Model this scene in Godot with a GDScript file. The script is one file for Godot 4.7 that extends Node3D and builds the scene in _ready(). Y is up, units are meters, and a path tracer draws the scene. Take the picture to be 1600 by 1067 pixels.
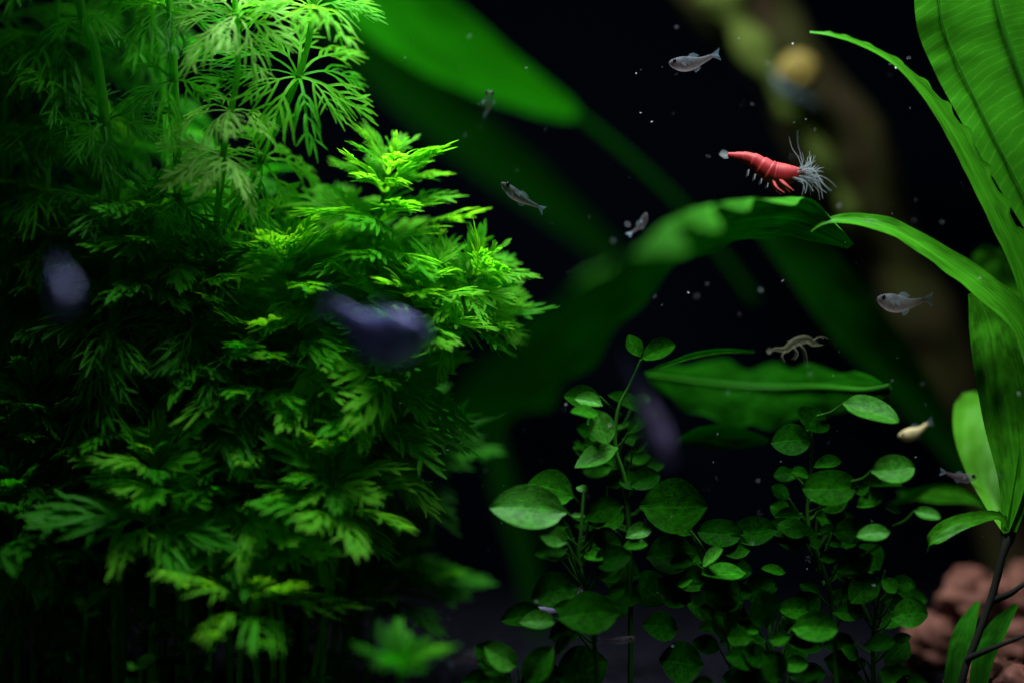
extends Node3D
# A planted freshwater aquarium seen through its front: code works in centimetres, nodes are placed in metres.
const CM := 0.01
const EYE := 40.0          # camera to the plane of sharp focus (z = 0), cm
const FLOOR := -7.6        # substrate level below the lens axis, cm
var M := {}
var used := {}
var rng := RandomNumberGenerator.new()
var feather := {}          # kind -> Array of leaf meshes
var oval: Array = []       # round leaf meshes

# ---------------------------------------------------------------- mesh builder
class MB:
	var v := PackedVector3Array()
	var uv := PackedVector2Array()
	var col := PackedColorArray()
	var ix := PackedInt32Array()
	var tint := Color(1, 1, 1)
	func vert(p: Vector3, u: Vector2 = Vector2.ZERO) -> int:
		v.append(p); uv.append(u); col.append(tint)
		return v.size() - 1
	func tri(a: int, b: int, c: int) -> void:
		ix.append(a); ix.append(b); ix.append(c)
	func grid(rows: Array, closed := false) -> void:
		var n: int = rows[0].size()
		var start := v.size()
		for r in rows.size():
			for k in n:
				vert(rows[r][k], Vector2(float(k) / max(1, n - 1), float(r) / max(1, rows.size() - 1)))
		var last := n if closed else n - 1
		for r in rows.size() - 1:
			for k in last:
				var a := start + r * n + k
				var b := start + r * n + (k + 1) % n
				tri(a, b, a + n); tri(b, b + n, a + n)
	# a tube of elliptical section: ra along the side nearest to up, rb across
	func tube(pts: Array, ra: Array, rb: Array, n := 8, up := Vector3(0, 0, 1), rough: FastNoiseLite = null, amount := 0.0) -> void:
		var rows := []
		for i in pts.size():
			var t: Vector3 = (pts[min(i + 1, pts.size() - 1)] - pts[max(i - 1, 0)]).normalized()
			var b := t.cross(up)
			if b.length() < 0.01: b = t.cross(Vector3(0.3, 1, 0.2))
			b = b.normalized()
			var nn := b.cross(t).normalized()
			var row := PackedVector3Array()
			for k in n:
				var a := TAU * k / n
				var s := 1.0
				if rough:
					var q: Vector3 = pts[i] + (nn * cos(a) * ra[i] + b * sin(a) * rb[i])
					s = 1.0 + amount * rough.get_noise_3dv(q)
				row.append(pts[i] + (nn * cos(a) * ra[i] + b * sin(a) * rb[i]) * s)
			rows.append(row)
		grid(rows, true)
		for e in [0, rows.size() - 1]:
			var c := Vector3.ZERO
			for q in rows[e]: c += q
			var m := vert(c / n)
			var ring := []
			for q in rows[e]: ring.append(vert(q))
			for k in n:
				if e == 0: tri(m, ring[(k + 1) % n], ring[k])
				else: tri(m, ring[k], ring[(k + 1) % n])
	# a narrow leaf segment with a shallow channel
	func strip(pts: Array, w: Array, up := Vector3.UP, crest := -0.16) -> void:
		var rows := []
		for i in pts.size():
			var t: Vector3 = (pts[min(i + 1, pts.size() - 1)] - pts[max(i - 1, 0)]).normalized()
			var s := t.cross(up).normalized()
			var nn := s.cross(t)
			rows.append(PackedVector3Array([pts[i] - s * w[i] * 0.5, pts[i] + nn * crest * w[i], pts[i] + s * w[i] * 0.5]))
		grid(rows)
	func ball(c: Vector3, r: Vector3, n := 10) -> void:
		var rows := []
		for i in n / 2 + 1:
			var a := PI * (0.001 + 0.998 * i / (n / 2))
			var row := PackedVector3Array()
			for k in n:
				row.append(c + Vector3(sin(a) * cos(TAU * k / n), cos(a), sin(a) * sin(TAU * k / n)) * r)
			rows.append(row)
		grid(rows, true)
	func mesh() -> ArrayMesh:
		var nrm := PackedVector3Array()
		nrm.resize(v.size())
		for i in range(0, ix.size(), 3):
			var f := (v[ix[i + 2]] - v[ix[i]]).cross(v[ix[i + 1]] - v[ix[i]])
			for k in 3: nrm[ix[i + k]] += f
		var pos := PackedVector3Array()
		for i in v.size():
			nrm[i] = nrm[i].normalized() if nrm[i].length() > 1e-12 else Vector3.UP
			pos.append(v[i] * 0.01)
		var a := []
		a.resize(Mesh.ARRAY_MAX)
		a[Mesh.ARRAY_VERTEX] = pos; a[Mesh.ARRAY_NORMAL] = nrm; a[Mesh.ARRAY_TEX_UV] = uv
		a[Mesh.ARRAY_COLOR] = col; a[Mesh.ARRAY_INDEX] = ix
		var m := ArrayMesh.new()
		m.add_surface_from_arrays(Mesh.PRIMITIVE_TRIANGLES, a)
		return m

# ---------------------------------------------------------------- helpers
func numbered(called: String) -> String:
	var n: int = used.get(called, -1) + 1
	used[called] = n
	return called if n == 0 else "%s_%03d" % [called, n]

func thing(called: String, label: String, category: String, at: Vector3, group := "") -> Node3D:
	var o := Node3D.new()
	o.name = numbered(called)
	add_child(o)
	o.position = at * CM
	tag(o, label, category, group)
	return o

func tag(o: Node3D, label: String, category := "", group := "", kind := "") -> Node3D:
	if label: o.set_meta("label", label)
	if category: o.set_meta("category", category)
	if group: o.set_meta("group", group)
	if kind: o.set_meta("kind", kind)
	return o

func obj(called: String, mesh: Mesh, mat: Material, parent: Node3D = null, at := Vector3.ZERO) -> MeshInstance3D:
	var o := MeshInstance3D.new()
	o.name = numbered(called) if parent == null else called
	o.mesh = mesh
	o.material_override = mat
	(self if parent == null else parent).add_child(o, true)
	o.position = at * CM
	return o

# a spot of the tank: across and down as measured on the focal plane (80 to the centimetre), then z cm towards the viewer
func p(x: float, y: float, z := 0.0) -> Vector3:
	var s := (EYE - z) / EYE / 80.0
	return Vector3((x - 800.0) * s, (533.5 - y) * s, z)

func pp(list: Array) -> Array:
	var out := []
	for a in list: out.append(p(a[0], a[1], a[2]))
	return out

func cr(a: Array, u: float):
	var n := a.size() - 1
	var f: float = clamp(u, 0.0, 1.0) * n
	var i: int = min(int(f), n - 1)
	var t := f - i
	var p0 = a[max(i - 1, 0)]
	var p1 = a[i]
	var p2 = a[i + 1]
	var p3 = a[min(i + 2, n)]
	return (p1 * 2.0 + (p2 - p0) * t + (p0 * 2.0 - p1 * 5.0 + p2 * 4.0 - p3) * t * t + (p1 * 3.0 - p0 - p2 * 3.0 + p3) * t * t * t) * 0.5

func curve(a: Array, n: int) -> Array:
	var out := []
	for i in n + 1: out.append(cr(a, float(i) / n))
	return out

func rel(list: Array, o: Vector3) -> Array:
	var out := []
	for a in list: out.append(a - o)
	return out

func noise(s: int, f: float) -> FastNoiseLite:
	var n := FastNoiseLite.new()
	n.seed = s; n.frequency = f; n.fractal_octaves = 3
	return n

func lin(r: float, g: float, b: float, a := 1.0) -> Color:
	return Color(r, g, b, a).linear_to_srgb()

func leafmat(c: Color, back: Color, rough := 0.5) -> StandardMaterial3D:
	var m := StandardMaterial3D.new()
	m.albedo_color = c
	m.roughness = rough
	m.cull_mode = BaseMaterial3D.CULL_DISABLED
	m.backlight_enabled = true
	m.backlight = back
	m.metallic_specular = 0.14
	return m

func plain(c: Color, rough := 0.6) -> StandardMaterial3D:
	var m := StandardMaterial3D.new()
	m.albedo_color = c
	m.roughness = rough
	m.cull_mode = BaseMaterial3D.CULL_DISABLED
	m.metallic_specular = 0.25
	return m

func mottle(s: int, f: float, stops: Array, size := 256) -> NoiseTexture2D:
	var t := NoiseTexture2D.new()
	t.width = size; t.height = size; t.seamless = true
	t.noise = noise(s, f)
	var g := Gradient.new()
	g.offsets = PackedFloat32Array(); g.colors = PackedColorArray()
	var offs := PackedFloat32Array(); var cols := PackedColorArray()
	for k in stops.size():
		offs.append(float(k) / (stops.size() - 1)); cols.append(stops[k])
	g.offsets = offs; g.colors = cols
	t.color_ramp = g
	return t

# a leaf blade along pts (cm, local), width and side direction per point
func blade(pts: Array, w: Array, side: Array, o := {}) -> MB:
	var mb := MB.new()
	var nl: int = o.get("nl", 40)
	var nx: int = o.get("nx", 10)
	var cup: float = o.get("cup", 0.12)
	var ruf: float = o.get("ruffle", 0.0)
	var rn: float = o.get("waves", 7.0)
	var hook: float = o.get("hook", 0.0)
	var bump: float = o.get("bump", 0.05)
	var curl: float = o.get("curl", 0.0)
	var wob := noise(int(o.get("seed", 3)), 0.35)
	var rows := []
	for i in nl + 1:
		var u := float(i) / nl
		var c: Vector3 = cr(pts, u)
		var t: Vector3 = (cr(pts, min(1.0, u + 0.01)) - cr(pts, max(0.0, u - 0.01))).normalized()
		var s: Vector3 = cr(side, u)
		s = (s - t * s.dot(t)).normalized()
		var n := t.cross(s).normalized()
		var ww: float = max(0.004, cr(w, u))
		var row := PackedVector3Array()
		for k in nx + 1:
			var j := -1.0 + 2.0 * k / nx
			var e := absf(j)
			var wave := sin(TAU * rn * u + (1.3 if j > 0 else 0.0) + 2.5 * wob.get_noise_2d(u * 9.0, j))
			var out := 1.0 + (hook * maxf(0.0, wave) * e * e if j > 0 else 0.0)
			row.append(c + s * ww * 0.5 * j * out + n * ww * (cup * j * j + ruf * pow(e, 3.0) * wave + (curl * smoothstep(0.12, 0.5, u) * (0.85 + 0.5 * wave) * pow(maxf(0.0, -j), 9.0)) + bump * wob.get_noise_2d(u * 14.0, j * 3.0)))
		rows.append(row)
	mb.grid(rows)
	return mb

# ---------------------------------------------------------------- feathery stem plants
func make_feather(kind: String, s: int) -> ArrayMesh:
	rng.seed = s
	var mb := MB.new()
	var fine := kind == "fine"
	var young := kind == "young"
	var w := 0.042 if fine else (0.10 if young else 0.058)
	var droop := rng.randf_range(0.25, 0.65) if fine else rng.randf_range(0.14, 0.42)
	var sway := rng.randf_range(-0.12, 0.12)
	var at := func(t: float) -> Vector3: return Vector3(t * (1.0 - 0.12 * droop * t), 0.16 * sin(t * 2.2) - droop * t * t, sway * t * t)
	var rach := []
	for i in 8: rach.append(at.call(i / 7.0))
	mb.strip(rach, [w * 1.3, w * 1.1, w, w, w, w * 0.95, w * 0.8, w * 0.25])
	var pairs := 3 if young else (4 if fine else 6)
	for i in pairs:
		for sd in [-1.0, 1.0]:
			var t := lerpf(0.4 if fine else 0.24, 0.9, (i + rng.randf_range(-0.2, 0.2)) / (pairs - 0.6))
			t = clampf(t, 0.22, 0.92)
			var b: Vector3 = at.call(t)
			var len := (0.62 if fine else 0.52) * (1.0 - 0.55 * (t - 0.2)) * rng.randf_range(0.8, 1.15)
			if young: len *= 0.6
			var ang := deg_to_rad(lerpf(46.0, 20.0, t) + rng.randf_range(-8, 8))
			var d := Vector3(cos(ang), rng.randf_range(-0.1, 0.22), sin(ang) * sd)
			var q := func(r: float) -> Vector3: return b + d * len * r + Vector3(0.05 * r * r, -droop * 0.55 * r * r * len * 2.0, -sd * 0.07 * r * r)
			var pts := []
			for k in 5: pts.append(q.call(k / 4.0))
			mb.strip(pts, [w * 0.8, w, w, w * 0.9, w * 0.25])
			for f in [1]:
				if young: continue
				for sf in [-1.0, 1.0]:
					if rng.randf() < (0.35 if fine else 0.5): continue
					var r0: float = 0.35 + 0.28 * (f - 1) + rng.randf_range(-0.05, 0.05)
					var b2: Vector3 = q.call(r0)
					var a2: float = ang * sd + sf * deg_to_rad(rng.randf_range(22, 40))
					var l2: float = len * (0.58 - 0.18 * (f - 1)) * rng.randf_range(0.8, 1.1)
					var d2: Vector3 = Vector3(cos(a2), d.y, sin(a2))
					var p2 := []
					for k in 4:
						var r := k / 3.0
						p2.append(b2 + d2 * l2 * r + Vector3(0, -droop * 0.6 * r * r * l2 - 0.1 * droop * r, 0))
					mb.strip(p2, [w * 0.7, w * 0.95, w * 0.85, w * 0.22])
	return mb.mesh()

# axis = the stem's direction here; lean tips the whole whorl towards the viewer
func whorl(plant: Node3D, at: Vector3, axis: Vector3, len: float, elev: float, count: int, kind: String, tone: int, lean := 0.25) -> void:
	var y := (axis + Vector3(rng.randf_range(-0.3, 0.3), 0, lean + rng.randf_range(-0.15, 0.6))).normalized()
	var x := y.cross(Vector3(0.2, 0.1, 1)).normalized()
	var b := Basis(x, y, x.cross(y))
	var w := obj("leaf_whorl", M.knot_mesh, M.stem[tone % M.stem.size()], plant, at)
	w.basis = b
	var off := rng.randf() * TAU
	for k in count:
		var a := off + TAU * (k + rng.randf_range(-0.22, 0.22)) / count
		var e := deg_to_rad(elev + rng.randf_range(-17, 15))
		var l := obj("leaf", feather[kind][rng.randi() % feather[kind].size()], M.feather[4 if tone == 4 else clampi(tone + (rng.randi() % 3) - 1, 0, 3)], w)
		var s := len * rng.randf_range(0.8, 1.25)
		l.basis = Basis(Vector3.UP, a) * Basis(Vector3.BACK, e) * Basis(Vector3.RIGHT, rng.randf_range(-0.35, 0.35)) * Basis.from_scale(Vector3.ONE * s)

# pts from base to tip; rings: [down-the-picture position, leaf length, elevation, count, kind, lean]
func feather_stem(label: String, sd: int, pts: Array, rings: Array, tone: int, radius := 0.075) -> Node3D:
	rng.seed = sd
	var c := curve(pp(pts), 48)
	var root := thing("feathery_stem_plant", label, "aquatic plant", c[0], "feathery stem plants in the left half of the tank")
	var r := []
	for i in c.size(): r.append(radius * (1.0 - 0.35 * i / c.size()) * (1.0 + 0.06 * sin(i * 1.7)))
	var mb := MB.new()
	mb.tube(rel(c, c[0]), r, r, 8)
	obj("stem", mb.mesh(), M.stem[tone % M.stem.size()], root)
	for g in rings:
		var best := 0
		var bd := 1e9
		for i in c.size():
			var q: Vector3 = c[i]
			var py := 533.5 - q.y * 80.0 * EYE / (EYE - q.z)
			if absf(py - g[0]) < bd: bd = absf(py - g[0]); best = i
		var ax: Vector3 = (c[min(best + 1, c.size() - 1)] - c[max(best - 1, 0)]).normalized()
		whorl(root, c[best] - c[0], ax, g[1], g[2], g[3], g[4], tone, g[5] if g.size() > 5 else 0.25)
	return root

# the whorls of a shoot: crowded and short at the tip, wider apart and longer below
func shoot(top: float, n: int, scale := 1.0, kind := "broad", gap := 1.0) -> Array:
	var out := []
	var y := top
	for k in n:
		var L: float = [0.55, 0.9, 1.2, 1.45, 1.6, 1.7, 1.75, 1.75, 1.75, 1.75][mini(k, 9)] * scale
		var e: float = [66, 48, 34, 22, 12, 5, 0, -4, -6, -8][mini(k, 9)]
		out.append([y, L, e, 5 if k == 0 else (7 if k == 1 else 9), "young" if k == 0 else kind, 0.25])
		y += [20, 30, 44, 60, 76, 86, 90, 92, 94, 94][mini(k, 9)] * gap
	return out

# ---------------------------------------------------------------- round leaved plants
func make_oval(s: int) -> ArrayMesh:
	rng.seed = s
	var mb := MB.new()
	var rows := []
	var cup := rng.randf_range(0.05, 0.16)
	var fall := rng.randf_range(-0.05, 0.16)
	var ripple := rng.randf() * TAU
	var tip := rng.randf_range(1.5, 2.1)
	var full := rng.randf_range(0.5, 0.78)
	var lop := rng.randf_range(-0.07, 0.07)
	var twist := rng.randf_range(-0.25, 0.25)
	for i in 17:
		var u := i / 16.0
		var h := 0.5 * pow(sin(PI * pow(clampf(u, 0.001, 0.999), 0.92)), full) * lerpf(0.84, 1.1, u)
		if u < 0.12: h = lerpf(0.05, h, smoothstep(0.0, 0.12, u))
		h *= 1.0 - 0.25 * pow(u, tip * 5.0)
		var row := PackedVector3Array()
		for k in 9:
			var j := -1.0 + k / 4.0
			var yy := cup * j * j * h * 2.0 - fall * u * u + 0.02 * sin(u * 7.0 + ripple) * j - 0.018 * (1.0 - minf(1.0, absf(j) * 3.0))
			row.append(Vector3(u, yy + twist * h * j * u, h * j + lop * sin(PI * u)))
		rows.append(row)
	mb.grid(rows)
	mb.strip([Vector3(0.0, -0.012, 0), Vector3(0.3, -0.03, 0), Vector3(0.6, -0.03 - fall * 0.36, 0), Vector3(0.85, -0.022 - fall * 0.7, 0)], [0.045, 0.035, 0.025, 0.008], Vector3.UP, 0.3)
	return mb.mesh()

# a leaf from its foot to its tip; w is how wide it looks, its face turned up by as much as that narrows it
func oval_leaf(plant: Node3D, o: Vector3, a: Array, b: Array, w: float, z: float, tone: int, foot = null, face := 1.0) -> void:
	var dz := rng.randf_range(-0.15, 0.3)
	var q := p(a[0], a[1], z)
	var t := p(b[0], b[1], z + dz)
	var x := t - q
	var L := x.length()
	x = x.normalized()
	var seen := w / 80.0
	var true_w := maxf(seen / 0.92, 0.6 * L)
	var cosf := clampf(seen / true_w, 0.2, 0.95)
	var flat := Vector3(-x.y, x.x, 0)
	if flat.y < 0: flat = -flat
	var n := (Vector3(0, 0, 1) * cosf + flat * sqrt(1.0 - cosf * cosf) * face)
	n = (n - x * n.dot(x)).normalized()
	var zz := x.cross(n).normalized()
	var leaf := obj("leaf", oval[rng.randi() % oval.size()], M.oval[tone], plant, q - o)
	leaf.basis = Basis(x * L, n * L, zz * true_w)
	if foot != null:
		var f := p(foot[0], foot[1], z - 0.2)
		var mid := (q + f) * 0.5 + Vector3(0.02, -0.04, 0.03)
		var mb := MB.new()
		var c := curve([f - q, mid - q, Vector3.ZERO], 8)
		var r := []
		for i in 9: r.append(lerpf(0.03, 0.02, i / 8.0))
		mb.tube(c, r, r, 6)
		obj("leaf_stalk", mb.mesh(), M.oval_stem, plant, q - o)

func round_plant(label: String, sd: int, stem: Array, leaves: Array, more := 22) -> Node3D:
	rng.seed = sd
	var c := curve(pp(stem), 24)
	var root := thing("round_leaved_plant", label, "aquatic plant", c[0], "round leaved plants along the tank floor")
	var r := []
	for i in c.size(): r.append(lerpf(0.055, 0.022, float(i) / c.size()))
	var mb := MB.new()
	mb.tube(rel(c, c[0]), r, r, 8)
	obj("stem", mb.mesh(), M.oval_stem, root)
	for l in leaves:
		oval_leaf(root, c[0], l[0], l[1], l[2], l[3], l[4], l[5] if l.size() > 5 else null)
	for k in more:
		var u := rng.randf_range(0.15, 0.8)
		var q: Vector3 = cr(stem_px(stem), u)
		var sd2 := -1.0 if rng.randf() < 0.5 else 1.0
		var x0 := q.x + sd2 * rng.randf_range(8, 34)
		var y0 := minf(q.y, 1075.0) + rng.randf_range(-40, 10)
		var L := rng.randf_range(26, 60)
		var a := rng.randf_range(-0.7, 0.35)
		oval_leaf(root, c[0], [x0, y0], [x0 + sd2 * cos(a) * L, y0 + sin(a) * L], L * rng.randf_range(0.5, 0.85), q.z + rng.randf_range(-1.4, 0.3), rng.randi() % 2, [q.x, q.y + 22])
	return root

func stem_px(stem: Array) -> Array:
	var out := []
	for s in stem: out.append(Vector3(s[0], s[1], s[2]))
	return out

# opposite leaved creeping sprig
func sprig(label: String, sd: int, stem: Array, n: int, size: float, tone: int) -> void:
	rng.seed = sd
	var c := curve(pp(stem), 24)
	var root := thing("small_leaved_sprig", label, "aquatic plant", c[0], "low sprigs at the front of the tank floor")
	var r := []
	for i in c.size(): r.append(lerpf(0.045, 0.025, float(i) / c.size()))
	var mb := MB.new()
	mb.tube(rel(c, c[0]), r, r, 6)
	obj("stem", mb.mesh(), M.stem[0], root)
	for k in n:
		var u := 1.0 - 0.8 * k / n
		var q: Vector3 = cr(c, u)
		var turn := rng.randf() * TAU
		for s in 2:
			var a := turn + PI * s + rng.randf_range(-0.3, 0.3)
			var x := Vector3(cos(a), rng.randf_range(0.15, 0.7), sin(a) * 0.8).normalized()
			var n2 := (Vector3.UP + Vector3(0, 0, 0.6)).slide(x).normalized()
			var l := obj("leaf", oval[rng.randi() % oval.size()], M.oval[clampi(tone + rng.randi() % 2, 0, 3)], root, q - c[0])
			var L := size * rng.randf_range(0.8, 1.15)
			l.basis = Basis(x * L, n2 * L, x.cross(n2) * L * 0.72)

# ---------------------------------------------------------------- animals
# a small fish along +x (head) of unit length 1 cm; deep = body height
func fish(called: String, label: String, at: Vector3, dir: Vector3, len: float, deep: float, body: Material, fin: Material, eye_r := 0.035, bend := 0.0, roll := 0.0) -> Node3D:
	var root := thing(called, label, "fish", at, "small fish in open water" if called == "fish_fry" else "dark fish close to the front glass")
	var st := [[-0.5, .028, .012], [-0.42, .045, .022], [-0.3, .058, .032], [-0.16, .085, .05], [0.0, .125, .075], [0.14, .142, .09], [0.26, .132, .088], [0.36, .105, .075], [0.44, .07, .055], [0.485, .036, .034], [0.5, .008, .01]]
	var pts := []; var ra := []; var rb := []
	for s in st:
		pts.append(Vector3(s[0], -0.02 * sin((s[0] + 0.5) * PI) * deep * 4.0, bend * s[0] * s[0]))
		ra.append(s[1] * deep); rb.append(s[2] * sqrt(deep))
	pts = curve(pts, 26); ra = curve(ra, 26); rb = curve(rb, 26)
	var mb := MB.new()
	mb.tube(pts, ra, rb, 14, Vector3.UP)
	obj("body", mb.mesh(), body, root)
	var zz := bend * 0.25
	mb = MB.new()
	var rows := []
	for i in 7:
		var u := i / 6.0
		var row := PackedVector3Array()
		for k in 7:
			var j := -1.0 + k / 3.0
			row.append(Vector3(-0.48 - 0.2 * u * (1.0 - 0.25 * (1.0 - absf(j))), j * lerpf(0.03, 0.12, u) * deep, zz + bend * 0.45 * u + 0.012 * sin(j * 5.0) * u))
		rows.append(row)
	mb.grid(rows)
	obj("tail_fin", mb.mesh(), fin, root)
	mb = MB.new()
	mb.grid([PackedVector3Array([Vector3(0.08, .12 * deep, 0), Vector3(0.0, .115 * deep, 0), Vector3(-0.1, .095 * deep, 0)]), PackedVector3Array([Vector3(0.0, .19 * deep, 0.005), Vector3(-0.09, .19 * deep, 0), Vector3(-0.2, .13 * deep, 0)])])
	obj("dorsal_fin", mb.mesh(), fin, root, Vector3(0, -0.085 * deep, 0))
	mb = MB.new()
	mb.grid([PackedVector3Array([Vector3(0.0, -.13 * deep, 0), Vector3(-0.06, -.115 * deep, 0), Vector3(-0.14, -.09 * deep, 0)]), PackedVector3Array([Vector3(-0.05, -.2 * deep, 0.005), Vector3(-0.12, -.18 * deep, 0), Vector3(-0.19, -.12 * deep, 0)])])
	obj("anal_fin", mb.mesh(), fin, root, Vector3(0, -0.06 * deep, 0))
	for s in [-1.0, 1.0]:
		mb = MB.new()
		mb.ball(Vector3(0.39, 0.02 * deep, s * 0.064 * sqrt(deep)), Vector3(eye_r, eye_r, eye_r * 0.6), 10)
		obj("eye", mb.mesh(), M.eye, root)
		mb = MB.new()
		mb.grid([PackedVector3Array([Vector3(0.2, -0.03 * deep, s * 0.088 * sqrt(deep)), Vector3(0.18, -0.07 * deep, s * 0.085 * sqrt(deep))]), PackedVector3Array([Vector3(0.09, -0.01 * deep, s * 0.15), Vector3(0.07, -0.12 * deep, s * 0.14)])])
		obj("pectoral_fin", mb.mesh(), fin, root)
	var x := dir.normalized()
	var y := (Vector3.UP if absf(x.y) < 0.9 else Vector3(0, 0, 1)).slide(x).normalized().rotated(x, roll)
	root.basis = Basis(x, y, x.cross(y)) * Basis.from_scale(Vector3.ONE * len)
	return root

func hair(mb: MB, pts: Array, r: float, n := 5) -> void:
	var c := curve(pts, 12)
	var q := []
	for i in 13: q.append(r * (1.0 - 0.75 * i / 12.0))
	mb.tube(c, q, q, n)

# a dwarf shrimp, head towards +x, its back line given in cm
func shrimp(called: String, label: String, at: Vector3, back: Array, rad: Array, shell: Material, pale: Material, tilt: Basis, legs: Array, antennae: Array, tail: Array) -> Node3D:
	var root := thing(called, label, "shrimp", at)
	var c := curve(back, 88); var r0 := curve(rad, 88)
	var ra := []; var rb := []
	for i in c.size():
		var u := float(i) / 88.0
		var ring := 1.0 + (0.13 * (1.0 - fposmod(u * 10.4, 1.0)) - 0.06 if u < 0.58 else 0.03 * sin((u - 0.58) * 9.0))   # segments of the abdomen
		ra.append(r0[i] * ring); rb.append(r0[i] * ring * 0.72)
	var mb := MB.new()
	mb.tube(c, ra, rb, 14, Vector3.UP)
	obj("body", mb.mesh(), shell, root)
	for k in tail.size():
		mb = MB.new()
		var d: Vector3 = tail[k]
		mb.strip(curve([c[2], c[2] + d * 0.5, c[2] + d], 6), [0.05, 0.09, 0.12, 0.13, 0.12, 0.09, 0.03], Vector3(0, 0.3, 1))
		obj("tail_fan", mb.mesh(), pale, root)
	for l in legs:
		mb = MB.new()
		hair(mb, l.pts, l.r)
		obj("leg", mb.mesh(), shell if l.get("red", false) else pale, root)
	for l in antennae:
		mb = MB.new()
		hair(mb, l.pts, l.r, 4)
		obj("antenna", mb.mesh(), pale, root)
	for s in [-1.0, 1.0]:
		mb = MB.new()
		var e: Vector3 = c[78] + Vector3(0.03, 0.05, s * 0.09)
		mb.ball(e, Vector3.ONE * 0.035, 8)
		obj("eye", mb.mesh(), M.eye, root)
	root.basis = tilt
	return root

func stone(label: String, at: Vector3, r: Vector3, sd: int, mat: Material) -> void:
	var nz := noise(sd, 0.55)
	var fine := noise(sd + 7, 2.2)
	var mb := MB.new()
	var rows := []
	for i in 23:
		var a := PI * (0.002 + 0.996 * i / 22.0)
		var row := PackedVector3Array()
		for k in 30:
			var d := Vector3(sin(a) * cos(TAU * k / 30), cos(a), sin(a) * sin(TAU * k / 30))
			var f := 1.0 + 0.4 * nz.get_noise_3dv(d * 1.6) + 0.3 * fine.get_noise_3dv(d * 2.0)
			row.append(d * f * r)
		rows.append(row)
	mb.grid(rows, true)
	var o := obj("stone", mb.mesh(), mat, null, at)
	tag(o, label, "stone", "reddish stones under the sword plant")

func _ready() -> void:
	# ---- camera: a 72 mm lens wide open, focused on the shrimp
	var cam := Camera3D.new()
	cam.name = "camera"
	var lens := CameraAttributesPhysical.new()
	lens.frustum_focal_length = 72.0
	lens.frustum_focus_distance = EYE * CM
	lens.frustum_near = 0.02
	lens.frustum_far = 8.0
	lens.exposure_aperture = 3.0
	cam.attributes = lens
	add_child(cam)
	cam.fov = 18.94
	cam.near = 0.02
	cam.far = 8.0
	cam.position = Vector3(0, 0, EYE) * CM
	cam.current = true
	# ---- surroundings: a dark room behind the glass
	var env := Environment.new()
	env.background_mode = Environment.BG_COLOR
	env.background_color = lin(0.028, 0.033, 0.043)
	env.tonemap_mode = Environment.TONE_MAPPER_LINEAR
	env.tonemap_exposure = 1.0
	env.sdfgi_enabled = true
	env.ssao_enabled = true
	env.ssil_enabled = true
	var we := WorldEnvironment.new()
	we.name = "environment"
	we.environment = env
	add_child(we)
	# ---- the aquarium lamp over the water
	materials()
	# a long light bar over the left half
	var bar := AreaLight3D.new()
	bar.name = "aquarium_light_bar_light"
	add_child(bar)
	bar.area_size = Vector2(8.0, 4.0) * CM
	bar.position = Vector3(-1.1, 16.5, 1.2) * CM
	bar.rotation = Vector3(-PI / 2, 0, 0)
	bar.light_energy = 0.105
	bar.light_color = Color(0.93, 0.97, 1.0)
	bar.area_range = 1.0
	bar.area_attenuation = 2.0
	bar.shadow_enabled = true
	light_bar(Vector3(-1.1, 16.55, 1.2), Vector2(8.0, 4.0))
	# two round lamps over the sword plant and the driftwood
	var spots := [
		[Vector3(8.0, 20.0, 6.5), 0.13, 22.0, Vector3(7.8, 0, 0.8), "round white spot lamp shining down over the sword plant"],
		[Vector3(2.6, 20.0, -8.5), 0.045, 19.0, Vector3(2.4, 0, -9.3), "round white spot lamp shining down over the driftwood"]]
	for s in spots:
		var l := SpotLight3D.new()
		l.name = "aquarium_lamp_light"
		add_child(l, true)
		l.position = (s[0] - Vector3(0, 0.35, 0)) * CM
		l.look_at_from_position(l.position, s[3] * CM, Vector3(0, 0, -1))
		l.light_energy = s[1]
		l.light_color = Color(0.93, 0.97, 1.0)
		l.light_size = 0.025
		l.spot_range = 1.0
		l.spot_attenuation = 2.0
		l.spot_angle = s[2]
		l.spot_angle_attenuation = 0.6
		l.shadow_enabled = true
		lamp(s[0], s[3], s[4])
	build_shapes()
	tank()
	wood_and_stones()
	background_leaves()
	stems()
	sword_plant()
	arched_leaf()
	round_plants()
	creatures()
	specks()

func light_bar(at: Vector3, size: Vector2) -> void:
	var root := thing("aquarium_light_bar", "long white light bar over the feathery stems", "lamp", at)
	var mb := MB.new()
	var x := size.x * 0.5 + 0.4
	var z := size.y * 0.5 + 0.4
	mb.tube([Vector3(-x, 0.75, 0), Vector3(-x + 0.1, 0.75, 0), Vector3(x - 0.1, 0.75, 0), Vector3(x, 0.75, 0)], [0.5, 0.65, 0.65, 0.5], [z - 0.2, z, z, z - 0.2], 16, Vector3.UP)
	obj("housing", mb.mesh(), M.black, root)
	mb = MB.new()
	var g := size * 0.5
	mb.grid([PackedVector3Array([Vector3(-g.x, 0.04, -g.y), Vector3(g.x, 0.04, -g.y)]), PackedVector3Array([Vector3(-g.x, 0.04, g.y), Vector3(g.x, 0.04, g.y)])])
	obj("diffuser", mb.mesh(), M.glow, root)

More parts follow.
